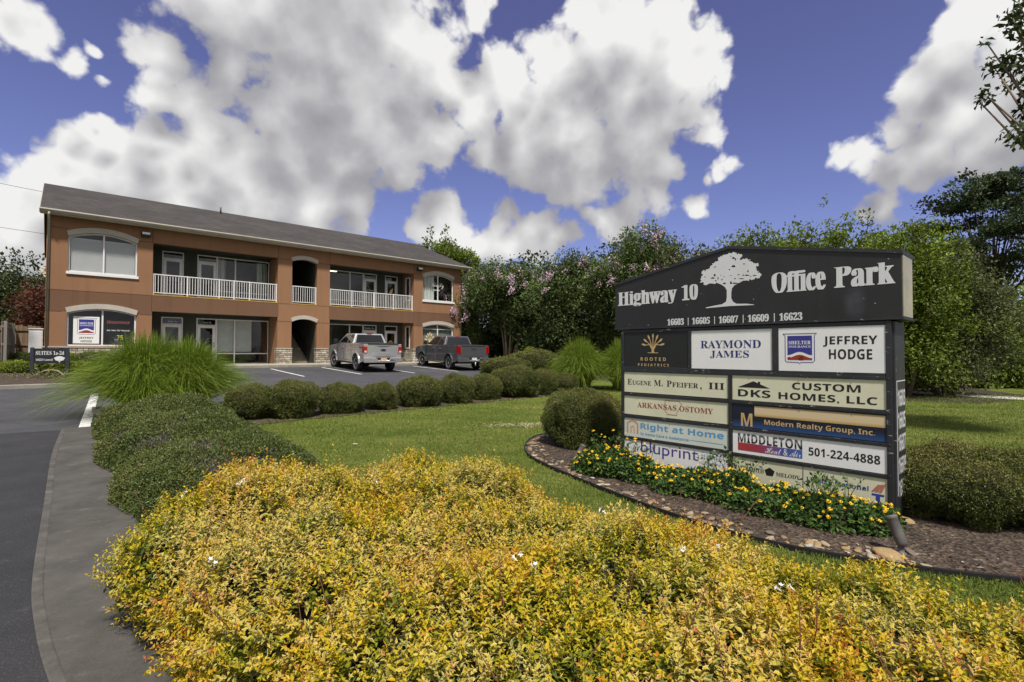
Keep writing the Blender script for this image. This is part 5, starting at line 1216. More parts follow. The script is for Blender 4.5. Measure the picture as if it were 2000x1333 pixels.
def shoots(name, lobes, dens, mat, parent, length=(0.09, 0.17), leaf=0.032, zmin=0.03, tall=0, clip=None):
    """short leafy shoots standing out of the surface, leaves in opposite pairs"""
    area = sum(2.6*(a*b+a*c+b*c) for *_, a, b, c in lobes); n = int(area*dens)
    P, N = lobe_points(lobes, n, zmin)
    if clip is not None: k = clip(P); P, N = P[k], N[k]
    n = len(P)
    bump_ = lumps(P, 3.2); fine = lumps(P, 9.0, 5)
    P = P+N*(bump_*0.13+fine*0.06)[:, None]
    A = unit(N*0.75+np.array([0, 0, 0.55])+rng.normal(size=(n, 3))*0.42)
    Ls = rng.uniform(*length, n)
    if tall:
        k = rng.choice(n, tall, replace=False); k = k[N[k, 2] > 0.35]; A[k] = unit(A[k]*0.5+np.array([0, 0, 1.0])+rng.normal(size=(len(k), 3))*0.2); Ls[k] = rng.uniform(0.22, 0.36, len(k))
    P0 = P-A*0.05
    shade = np.clip(0.42+lumps(P, 1.6, 9)*0.45+rng.normal(size=n)*0.20, 0, 1)
    vari_ = (rng.random(n) < np.clip(0.42+lumps(P, 2.3, 31)*0.9, 0.08, 0.9)).astype(float)
    rep = []; nodes = 9
    X = unit(np.cross(A, rng.normal(size=(n, 3)))); Yv = np.cross(A, X)
    oP, oD, oN, oL, oT, oV = [], [], [], [], [], []
    for j in range(nodes):
        s = (j+0.6)/nodes; keep = np.ones(n, bool) if j >= 2 else rng.random(n) < 0.7
        p = P0+A*(Ls*s)[:, None]; ax = X if j % 2 == 0 else Yv
        for sg in (1, -1):
            d = ax*sg*(1.0-0.35*s)+A*(0.30+0.45*s)+rng.normal(size=(n, 3))*0.28; d[:, 2] -= 0.30*(1-s)
            nn = A*0.8+np.array([0, 0, 0.5])+rng.normal(size=(n, 3))*0.35
            L = leaf*(1.08-0.50*s)*rng.uniform(0.55, 1.3, n)
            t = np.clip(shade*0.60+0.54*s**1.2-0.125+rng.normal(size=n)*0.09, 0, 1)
            oP.append(p[keep]); oD.append(d[keep]); oN.append(nn[keep]); oL.append(L[keep]); oT.append(t[keep]); oV.append(vari_[keep])
    cat_ = np.concatenate; L = cat_(oL)
    return leaves(name, cat_(oP), cat_(oD), cat_(oN), L, L*0.50, cat_(oT), mat, parent, rich=True, vari=cat_(oV)), (P, N)

# golden abelia hedge along the gutter, three plants grown together
def ab(t, d, rt, rd, h):
    p = td(t, d); return (p.x, p.y, 0.37, (rt+rd)/2, (rt+rd)/2, h-0.29)
ABEL = [('far', [ab(1.06, 3.52, .76, .76, .68), ab(1.95, 3.10, .88, .88, .66), ab(1.20, 2.50, .78, .78, .64)], 'golden variegated abelia at the far end of the hedge, next to the green mounds'),
        ('mid', [ab(1.95, 2.10, .78, .78, .50), ab(1.36, 1.55, .80, .80, .58), ab(2.10, 1.35, .84, .84, .57), ab(1.40, .75, .78, .78, .58)], 'golden variegated abelia in the middle of the hedge, below the sign'),
        ('near', [ab(2.14, .50, .82, .82, .52), ab(2.36, -.20, .80, .80, .52), ab(1.5, .10, .78, .78, .50), ab(2.6, -.75, .8, .8, .56)], 'golden variegated abelia at the near right end of the hedge')]
flower_bm = MB()
for k in range(5):
    a = 2*math.pi*k/5; c, s_ = math.cos(a), math.sin(a)
    flower_bm.add([(0, 0, 0), (0.004*c-0.005*s_, 0.004*s_+0.005*c, 0.008), (0.013*c, 0.013*s_, 0.012), (0.004*c+0.005*s_, 0.004*s_-0.005*c, 0.008)], [(0, 1, 2, 3)])
flower_bm.tube([(0, 0, -0.02), (0, 0, 0.002)], [0.002, 0.004], 6)
proto_f = None
for nm, lobes, lab in ABEL:
    r = empty('abelia_shrub', (0, 0, 0), (0, 0, 0), lab, 'shrub', 'golden abelia hedge along the driveway')
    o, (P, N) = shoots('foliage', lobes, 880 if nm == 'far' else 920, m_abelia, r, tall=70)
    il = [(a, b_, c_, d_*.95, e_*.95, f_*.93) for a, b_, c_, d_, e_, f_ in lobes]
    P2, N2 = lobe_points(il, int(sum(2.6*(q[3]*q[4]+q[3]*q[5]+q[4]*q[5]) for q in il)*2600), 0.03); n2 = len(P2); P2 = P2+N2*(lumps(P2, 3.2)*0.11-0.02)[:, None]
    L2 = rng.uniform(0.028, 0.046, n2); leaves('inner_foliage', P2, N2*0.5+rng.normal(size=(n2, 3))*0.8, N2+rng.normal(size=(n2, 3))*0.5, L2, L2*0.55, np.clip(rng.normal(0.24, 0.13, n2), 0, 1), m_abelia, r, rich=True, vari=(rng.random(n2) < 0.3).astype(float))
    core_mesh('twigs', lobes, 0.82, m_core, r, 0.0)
    up = np.where((N[:, 2] > 0.3))[0]
    for k in rng.choice(up, 26, replace=False):
        mb = MB()
        p = Vector(P[k]); dv = (Vector(N[k])*0.4+Vector((rng.normal()*0.3, rng.normal()*0.3, 1))).normalized(); q = p-dv*0.15
        mb.tube([q, q+dv*0.22, q+dv*0.42+Vector((rng.normal()*.04, rng.normal()*.04, 0))], [0.0028, 0.0022, 0.001], 5); mb.build('stem', m_stem, r)
    for k in rng.choice(up, 6, replace=False):
        for _ in range(rng.integers(2, 4)):
            if proto_f is None: o = flower_bm.build('flower', m_petal); proto_f = o
            else: o = proto_f.copy(); COL.objects.link(o)
            o.parent = r; o.location = Vector(P[k])+Vector(N[k])*0.06+Vector((rng.normal()*.02, rng.normal()*.02, 0.02+rng.normal()*.01)); o.rotation_euler = (rng.normal()*.6, rng.normal()*.6, rng.uniform(0, 6)); o.scale = (0.95,)*3

# clipped boxwood-like shrubs: leaf clumps through a shell
m_box = leafmat('box_leaf', [(0.0, (0.028, 0.042, 0.009)), (0.35, (0.080, 0.105, 0.020)), (0.65, (0.145, 0.160, 0.036)), (0.85, (0.20, 0.175, 0.055)), (1.0, (0.22, 0.13, 0.06))], transl=0.15, rough=0.42)
m_mound = leafmat('mound_leaf', [(0.0, (0.034, 0.056, 0.013)), (0.4, (0.095, 0.130, 0.030)), (0.7, (0.155, 0.180, 0.050)), (0.9, (0.20, 0.175, 0.07)), (1.0, (0.22, 0.14, 0.09))], transl=0.15, rough=0.42)
m_lime = leafmat('lime_leaf', [(0.0, (0.07, 0.11, 0.010)), (0.5, (0.22, 0.29, 0.02)), (1.0, (0.40, 0.40, 0.04))], transl=0.25)
def shell_leaves(name, lobes, dens, mat, parent, leaf=0.018, depth=0.07, zmin=0.02, up=0.25, lump=0.05, lumpsc=3.0, tipred=0.0, aspect=0.5, bare=None):
    area = sum(2.6*(a*b+a*c+b*c) for *_, a, b, c in lobes); n = int(area*dens)
    P, N = lobe_points(lobes, n, zmin); n = len(P)
    lm = lumps(P, lumpsc); fine = lumps(P, lumpsc*4, 7)
    dd = rng.exponential(depth*0.5, n)-depth*0.35
    P = P+N*(lm*lump+fine*lump*0.45-dd)[:, None]+rng.normal(size=(n, 3))*leaf*0.3
    D = unit(N*0.6+np.array([0, 0, up])+rng.normal(size=(n, 3))*0.75); Nn = unit(N+rng.normal(size=(n, 3))*0.7)
    t = np.clip(0.42-dd*3.0*0+lumps(P, lumpsc*0.6, 13)*0.28+rng.normal(size=n)*0.17+tipred*np.clip(N[:, 2]-0.3, 0, 1)*(dd < depth*0.25), 0, 1)
    if bare is not None: 
        k = ~bare(P, N); P, D, Nn, t = P[k], D[k], Nn[k], t[k]; n = len(P)
    P[:, 2] = np.maximum(P[:, 2], zmin)
    L = leaf*rng.uniform(0.7, 1.35, n)
    return leaves(name, P, D, Nn, L, L*aspect, t, mat, parent)

# the three spreading mounds between the abelia and the grass
MND = [((1.44, 6.55), .96, .98, .50, 'low dark green spreading shrub mound next to the golden hedge, nearest of three'),
       ((1.46, 8.80), 1.00, 1.12, .53, 'middle low green spreading shrub mound of three along the gutter'),
       ((1.56, 11.0), 1.02, 1.08, .56, 'low green spreading shrub mound tucked under the ornamental grass, farthest of three')]
m_twig = M('grey_twigs', (0.17, 0.145, 0.135), 0.95, 0.3, 20)
for i, ((t_, d_), rt, rd, h, lab) in enumerate(MND):
    p = td(t_, d_); z = ground(p.x, p.y)
    r = empty('mound_shrub', (p.x, p.y, z), (0, 0, AL*0+math.atan2(UA.y, UA.x)), lab, 'shrub', 'spreading green mounds along the gutter')
    lobes = [(0, 0, 0.10, rt, rd, h), (0.25*(-1)**i, 0.45, 0.08, rt*0.7, rd*0.62, h*0.92), (-0.2, -0.5, 0.06, rt*0.72, rd*0.6, h*0.86), (0.38, -0.3, 0.05, rt*.62, rd*.6, h*.80)]
    bare = lambda P, N: (N[:, 2] > 0.75) & (lumps(P, 1.6, 17+i) > 0.20) & (rng.random(len(P)) < 0.82)
    shell_leaves('foliage', lobes, 9500 if i == 0 else 6500, m_mound, r, leaf=(0.022, 0.026, 0.030)[i], depth=0.10, lump=0.10, lumpsc=2.6, tipred=0.1, bare=bare)
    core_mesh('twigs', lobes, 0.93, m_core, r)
    # bare grey twigs where the top has died back
    P, N = lobe_points(lobes, 6000, 0.1); k = (N[:, 2] > 0.72) & (lumps(P, 1.6, 17+i) > 0.17); P = P[k]
    n = len(P)
    leaves('bare_twigs', P-np.array([0, 0, 0.05]), rng.normal(size=(n, 3))*0.6+np.array([0, 0, 1.0]), rng.normal(size=(n, 3)), rng.uniform(0.05, 0.11, n), 0.005, rng.random(n), m_twig, r)

# boxwood hedge: three forms, copied
def boxwood(name, w, h, dens, leaf, loc, label, group, seed, mat=m_box, tall=1.0):
    r = empty(name, (loc[0], loc[1], ground(*loc)), (0, 0, seed*1.3), label, 'shrub', group)
    rr = w/2; lobes = [(0, 0, h*0.52, rr*0.92, rr*0.92, h*0.48), (rr*.28, rr*.15, h*0.50, rr*.68, rr*.7, h*.50), (-rr*.3, -rr*.1, h*.48, rr*.66, rr*.66, h*.47), (0.0, 0.0, h*0.30, rr*.84, rr*.84, h*.28)]
    shell_leaves('foliage', lobes, dens, mat, r, leaf=leaf, depth=0.12, zmin=0.05, lump=0.11, lumpsc=3.4, tipred=0.32)
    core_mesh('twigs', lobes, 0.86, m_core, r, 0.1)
    for k in range(6):
        a = 2*math.pi*k/6+seed; MB().tube([(0.06*math.cos(a), 0.06*math.sin(a), -0.05), (rr*.35*math.cos(a), rr*.35*math.sin(a), h*.4)], [0.02, 0.012], 6).build('stem', m_barkd, r)
    return r
protos = [boxwood('boxwood_shrub', 1.25, 0.95, 5200, 0.030, (0, 0), 'x', None, k) for k in range(3)]
used = set()
HED = [((488, 818), 1.05, .92, 'leftmost boxwood of the hedge, half hidden behind the tall ornamental grass'), ((570, 814), 1.33, .95, 'round boxwood in the hedge just right of the tall grass'),
       ((667, 806), 1.12, .80, 'small low boxwood in the hedge, below the stair arch'), ((742, 799), 1.05, .84, 'small boxwood in the hedge, below the silver pickup'),
       ((820, 793), 1.32, .95, 'wide boxwood in the hedge, between the two pickups'), ((892, 787), 1.05, .92, 'boxwood in the hedge below the tailgate of the grey pickup'),
       ((948, 780), 1.12, .96, 'boxwood at the bend of the hedge, right of the grey pickup'), ((1005, 775), 1.62, 1.18, 'largest boxwood of the hedge, near its right end'),
       ((1060, 771), 1.10, .98, 'boxwood squeezed between the largest one and the last small ball'), ((1105, 766), 1.02, .86, 'last small boxwood ball, at the foot of the right ornamental grass')]
for i, (px, w, h, lab) in enumerate(HED):
    k = i % 3; o = protos[k] if k not in used else copy_tree(protos[k]); used.add(k)
    x, y = gpx(*px); o.location = (x, y, ground(x, y)-0.03); o.scale = (w/1.25*0.95, w/1.25*(0.86+0.05*(i % 3)), h/0.95*(0.84+0.04*((i*7) % 3-1))); o.rotation_euler = (0, 0, i*1.7)
    tag(o, lab, 'shrub', 'boxwood hedge along the parking lot')
for (px, w, h, lab) in (((986, 743), 2.2, 1.05, 'low wide green mound at the lot corner, left of two behind the hedge'), ((1043, 738), 2.7, 1.35, 'broad mound at the lot corner, right of two, left of the tall grass')):
    o = copy_tree(protos[0]); x, y = gpx(*px); o.location = (x, y, ground(x, y)-0.05); o.scale = (w/1.25, w/1.25, h/0.95); tag(o, lab, 'shrub', 'mounds at the lot corner')
x, y = gpx(1040, 724); sp = empty('lime_shrub', (x-0.2, y-0.9, ground(x, y)+0.35), (0, 0, 0), 'small bright lime shrub showing at the top of the lot corner mound', 'shrub')
shell_leaves('foliage', [(0, 0, .75, .28, .28, .28), (.2, 0, .7, .2, .2, .2)], 1500, m_lime, sp, leaf=0.06, depth=0.1)
# the two balls that flank the sign
x, y = gpx(1137, 878); boxwood('boxwood_ball', 1.46, 0.90, 11000, 0.022, (x+0.08, y+0.40), 'large clipped boxwood ball at the left end of the monument sign', 'boxwood balls flanking the sign', 3)
x, y = gpx(1885, 1040); boxwood('boxwood_ball', 1.34, 0.64, 15000, 0.019, (x+0.36, y+0.40), 'large clipped boxwood ball at the right end of the monument sign', 'boxwood balls flanking the sign', 4)

# lantana in front of the sign
m_lant = leafmat('lantana_leaf', [(0.0, (0.022, 0.055, 0.010)), (0.5, (0.055, 0.115, 0.018)), (1.0, (0.12, 0.19, 0.035))], transl=0.22, rough=0.5)
m_yel = M('yellow_petal', (0.84, 0.53, 0.012), 0.55, 0.18, 60)
fm = MB(); rj = random.Random(8)
for k in range(22):
    z = rj.uniform(0.1, 1); a = rj.uniform(0, 6.28); q = math.sqrt(1-z*z); c = Vector((q*math.cos(a), q*math.sin(a), z))*0.017
    u_ = c.orthogonal().normalized()*0.0062; w_ = c.cross(u_).normalized()*0.0062
    fm.add([c+u_, c+w_, c-u_, c-w_, c*1.18], [(0, 1, 4), (1, 2, 4), (2, 3, 4), (3, 0, 4)])
pf = None
for i, (lobl, lab) in enumerate((([(-4.15, -.45, .40, .36, .27), (-3.66, -.40, .32, .30, .22)], 'yellow flowering lantana at the left foot of the sign, by the boxwood ball'),
                     ([(-2.98, -.42, .46, .38, .14), (-2.52, -.40, .36, .38, .24), (-3.28, -.40, .28, .3, .14)], 'yellow flowering lantana under the middle of the sign'),
                     ([(-2.05, -.46, .44, .40, .16), (-1.55, -.46, .42, .42, .19), (-1.30, -.42, .30, .32, .16)], 'yellow flowering lantana at the right foot of the sign, by the spotlight'))):
    r = empty('lantana_shrub', (p.x*0, 0, 0.02), (0, 0, 0), lab, 'flowering shrub', 'lantana before the monument sign')
    lobes = [(*sw(a, b), 0.03, rx, ry, h) for a, b, rx, ry, h in lobl]
    P, N = lobe_points(lobes, 5200, 0.03); n = len(P)
    P = P+N*(lumps(P, 4.0)*0.09+lumps(P, 12, 3)*0.04-rng.exponential(0.035, n)+0.01)[:, None]
    P1, N1, n1 = P, N, n
    core_mesh('twigs', lobes, 0.78, m_core, r)
    # a few sprays standing up before the panels
    P2, N2 = lobe_points(lobes, 60, 0.2); P2, N2 = P2[N2[:, 2] > 0.5][:18], N2[N2[:, 2] > 0.5][:18]
    sp_ = []
    for q, nn in zip(P2, N2):
        tip = q+nn*0.05+np.array([rng.normal()*.06, rng.normal()*.06, rng.uniform(0.08, 0.17)]); MB().tube([q-nn*0.05, (q+tip)/2+rng.normal(size=3)*0.01, tip], [0.004, 0.003, 0.002], 5).build('stem', m_barkd, r); sp_.append(tip)
    sp_ = np.array(sp_); m_ = len(sp_)
    SP = np.repeat(sp_, 9, 0)+rng.normal(size=(m_*9, 3))*0.028-np.array([0, 0, 0.03]); n = len(SP)
    P = np.concatenate([P1, SP]); N = np.concatenate([N1, unit(rng.normal(size=(n, 3))*.6+np.array([0, 0, 1.0]))]); n = len(P)
    Lf = rng.uniform(0.03, 0.058, n)
    leaves('foliage', P, N*0.5+rng.normal(size=(n, 3))*0.7-np.array([0, 0, 0.1]), N*0.7+np.array([0, 0, 0.6])+rng.normal(size=(n, 3))*0.5, Lf, Lf*0.62, np.clip(0.45+rng.normal(size=n)*0.25, 0, 1), m_lant, r, fold=0.18)
    FP, FN = lobe_points(lobes, 95, 0.10); fr = (FN[:, :2] @ np.array([-NB.x, -NB.y]))+FN[:, 2]; keep = fr > 0.2; FP, FN = FP[keep], FN[keep]
    pos = [(a, b) for a, b in zip(FP, FN)]+[(a, np.array([0, 0, 1.0])) for a in sp_[:10]]
    for q, nn in pos[:90]:
        if pf is None: o = fm.build('flower', m_yel); pf = o
        else: o = pf.copy(); COL.objects.link(o)
        o.parent = r; o.location = q+nn*(0.055+0.05*lumps([q], 4.0)[0]); s_ = rng.uniform(0.6, 1.2); o.scale = (s_,)*3
        o.rotation_euler = Vector(unit((nn+np.array([0, 0, .5])+rng.normal(size=3)*.3)[None])[0]).to_track_quat('Z', 'Y').to_euler()

# ornamental grass clumps
m_grassb = leafmat('maiden_grass', [(0.0, (0.07, 0.13, 0.012)), (0.5, (0.165, 0.25, 0.022)), (0.85, (0.28, 0.34, 0.045)), (1.0, (0.42, 0.38, 0.14))], transl=0.3, rough=0.45)
def blades(name, n, h, reach, width, mat, parent, segs=7, base=0.35, up=0.0):
    az = rng.uniform(0, 2*np.pi, n); rb = base*np.sqrt(rng.random(n)); out = np.stack([np.cos(az), np.sin(az)], 1)
    fr = np.clip(np.abs(rng.normal(0.50, 0.30, n)), 0.02, 1.15); rc = reach*fr
    hh = h*rng.uniform(0.72, 1.04, n)*(1-0.42*fr**1.6); dr = rng.uniform(0.35, 1.0, n)*fr*1.5
    az2 = az+rng.normal(size=n)*0.5; out2 = np.stack([np.cos(az2), np.sin(az2)], 1)
    s = np.linspace(0, 1, segs+1)
    Pts = np.zeros((n, segs+1, 3))
    for k, q in enumerate(s):
        rad = rc*q**1.7; Pts[:, k, :2] = out*rb[:, None]+out2*rad[:, None]; Pts[:, k, 2] = hh*(q*1.75-0.75*q*q-dr*0.62*q**3.2)
    side = np.stack([-out2[:, 1], out2[:, 0], np.zeros(n)], 1); side = unit(side+rng.normal(size=(n, 3))*0.35)
    wd = width*rng.uniform(0.6, 1.2, n)
    co = np.zeros((n, segs+1, 2, 3))
    for k, q in enumerate(s):
        w = wd*(1-q**2.2)*(0.5+0.5*min(1, q*5)); co[:, k, 0] = Pts[:, k]+side*w[:, None]/2; co[:, k, 1] = Pts[:, k]-side*w[:, None]/2
    co[..., 2] = np.maximum(co[..., 2], 0.02)
    b = (np.arange(n)*(segs+1)*2)[:, None]; q = []
    for k in range(segs): q += [2*k, 2*k+1, 2*k+3, 2*k+2]
    F = (b+np.array([q])).ravel(); t = np.repeat(np.clip(rng.normal(0.45, 0.22, n), 0, 1), (segs+1)*2)
    return fast_mesh(name, co.reshape(-1, 3), F, np.full(n*segs, 4), mat, {'tint': t}, parent)
for (t_, d_, n, h, rc, lab) in ((1.50, 13.9, 7000, 1.92, 1.85, 'tall arching ornamental grass clump at the lot entrance, left of two grown together'), (2.25, 13.8, 6500, 1.86, 1.75, 'tall arching ornamental grass clump beside the boxwood hedge, right of two grown together'),):
    p = td(t_, d_); r = empty('ornamental_grass', (p.x, p.y, ground(p.x, p.y)), (0, 0, 0), lab, 'ornamental grass', 'ornamental grass at the lot entrance')
    blades('blade', n, h, rc, 0.016, m_grassb, r)['kind'] = 'stuff'
for (px, n, h, rc, lab) in (((1135, 762), 4800, 2.15, 1.5, 'tall fountain of ornamental grass left of the sign, at the end of the hedge'), ((1222, 764), 4800, 2.1, 1.5, 'tall fountain of ornamental grass partly hidden by the left edge of the sign')):
    x, y = gpx(*px); r = empty('ornamental_grass', (x, y+0.4, ground(x, y)), (0, 0, 0), lab, 'ornamental grass', 'ornamental grass left of the sign')
    blades('blade', n, h, rc, 0.02, m_grassb, r, base=0.4)['kind'] = 'stuff'

# island plants round the suite sign
for (px, w, h, mat, lab) in (((33, 733), 1.15, .42, m_lime, 'bright lime shrub left of the suite sign'), ((48, 722), 1.5, .62, m_mound, 'green mound behind the left post of the suite sign'), ((99, 734), .75, .27, m_lime, 'small lime shrub under the board of the suite sign'),
                             ((135, 726), .9, .66, m_lime, 'lime shrub behind the right post of the suite sign'), ((160, 733), 1.15, .40, m_lime, 'bright lime shrub right of the suite sign'), ((182, 726), 1.75, .72, m_mound, 'wide green mound before the stone base of the left bay'),
                             ((170, 712), 1.5, .72, m_lime, 'yellow green shrub under the lower arched window'), ((52, 709), 1.3, .60, m_lime, 'yellow green shrub before the white cabinet'), ((5, 722), 1.4, .6, m_mound, 'green shrub at the left edge of the island bed')):
    x, y = gpx(*px); z = ground(x, y)+0.1; r = empty('island_shrub', (x, y, z), (0, 0, 0), lab, 'shrub', 'shrubs of the island bed')
    rr = w/2; lobes = [(0, 0, h*.42, rr*.9, rr*.8, h*.52), (rr*.4, 0, h*.35, rr*.6, rr*.6, h*.5), (-rr*.4, .1, h*.35, rr*.6, rr*.6, h*.55)]
    shell_leaves('foliage', lobes, 1500, mat, r, leaf=0.055, depth=0.12, zmin=0.03, lump=0.10, lumpsc=2.5)
    core_mesh('twigs', lobes, 0.82, m_core, r, sub=2)
x, y = gpx(120, 742)
n = 1400; P = np.stack([rng.normal(x, 0.9, n), rng.normal(y, 0.5, n), np.zeros(n)], 1); P[:, 2] = [ground(a, b)+0.1+abs(rng.normal())*0.07 for a, b in P[:, :2]]
k = np.array([P_ @ np.array([NA.x, NA.y, 0]) > 21.15 for P_ in P]); P = P[k]; n = len(P)
tag(leaves('ground_cover', P, rng.normal(size=(n, 3)), rng.normal(size=(n, 3))*.5+np.array([0, 0, 1]), 0.06, 0.035, rng.random(n), m_mound), 'low creeping ground cover along the island kerb', 'ground cover', None, 'stuff')

# mown grass blades on the near lawn
bedP = np.array([(q.x, q.y) for q in EDGE])
def inside_np(x, y, P):
    c = np.zeros(len(x), bool); j = len(P)-1
    for i in range(len(P)):
        cond = ((P[i][1] > y) != (P[j][1] > y)) & (x < (P[j][0]-P[i][0])*(y-P[i][1])/(P[j][1]-P[i][1]+1e-12)+P[i][0]); c ^= cond; j = i
    return c
def lawn_blades(n, ymin, ymax, xr):
    y = ymin*np.exp(rng.random(n)*math.log(ymax/ymin)); x = rng.uniform(-0.65, 1.05, n)*y
    t = x*UA.x+y*UA.y; d = x*NA.x+y*NA.y
    k = (t > 2.3) & (d < 11.6+0.07*(t-4).clip(0)) & (d > -2) & ~inside_np(x, y, bedP)
    return x[k], y[k], d[k]
x, y, d = lawn_blades(230000, 2.0, 20.0, 1)
n = len(x); z = np.interp(d, GD, GZ); P = np.stack([x, y, z], 1)
D = rng.normal(size=(n, 3))*0.5; D[:, 2] = 1.0
pat = np.array([mnoise.noise(Vector((a*0.45, b*1.1, 0)))*0.6+mnoise.noise(Vector((a*2.3, b*2.3, 4)))*0.35 for a, b in zip(x, y)])
L = rng.uniform(0.022, 0.045, n)*(1+0.02*y)
m_blade = leafmat('lawn_blade', [(0.0, (0.090, 0.140, 0.020)), (0.42, (0.170, 0.225, 0.036)), (0.70, (0.250, 0.280, 0.064)), (1.0, (0.42, 0.37, 0.15))], transl=0.25, rough=0.6)
tag(leaves('lawn_grass', P, D, rng.normal(size=(n, 3)), L, 0.0045+0.0009*y, np.clip(0.42+pat*0.75+rng.normal(size=n)*0.17, 0, 1), m_blade), 'short mown lawn grass with pale dry streaks', 'grass', None, 'stuff')
x_, y_ = gpx(1010, 834); n = 420; P = np.stack([rng.normal(x_, 0.42, n), rng.normal(y_, 0.16, n), np.full(n, 0.075)], 1)
m_straw = leafmat('straw', [(0, (0.34, 0.30, 0.17)), (1, (0.55, 0.50, 0.32))], transl=0.1)
tag(leaves('dry_clippings', P, rng.normal(size=(n, 3))*np.array([1, 1, .15]), np.tile([0, 0, 1.0], (n, 1))+rng.normal(size=(n, 3))*.3, 0.09, 0.012, rng.random(n), m_straw), 'patch of dry straw coloured clippings on the lawn left of the boxwood ball', 'clippings', None, 'stuff')

# ------------------------------------------------------------------ trees
def tleaf(name, c): return leafmat(name, [(0.0, tuple(q*0.45 for q in c)), (0.4, tuple(q*0.8 for q in c)), (0.7, c), (1.0, tuple(min(1, q*1.75) for q in c))], transl=0.30, rough=0.5)
m_myrt = tleaf('myrtle_leaf', (0.100, 0.145, 0.040)); m_tgreen = tleaf('bright_leaf', (0.150, 0.205, 0.022)); m_tdark = tleaf('dark_leaf', (0.048, 0.076, 0.020)); m_pine = tleaf('pine_needle', (0.048, 0.074, 0.028)); m_redl = tleaf('red_leaf', (0.12, 0.045, 0.03)); m_olive = tleaf('olive_leaf', (0.11, 0.13, 0.045))
m_pink = leafmat('pink_petal', [(0, (0.55, 0.36, 0.46)), (0.5, (0.74, 0.54, 0.66)), (1.0, (0.84, 0.72, 0.80))], transl=0.25)
def panicle():
    n = 46; P = rng.normal(size=(n, 3))*np.array([0.075, 0.075, 0.12]); P[:, 2] += 0.08
    return leaves('flower_cluster', P, rng.normal(size=(n, 3)), rng.normal(size=(n, 3)), 0.075, 0.06, rng.random(n), m_pink)
pan = [panicle() for _ in range(3)]; pan_used = [False]*3
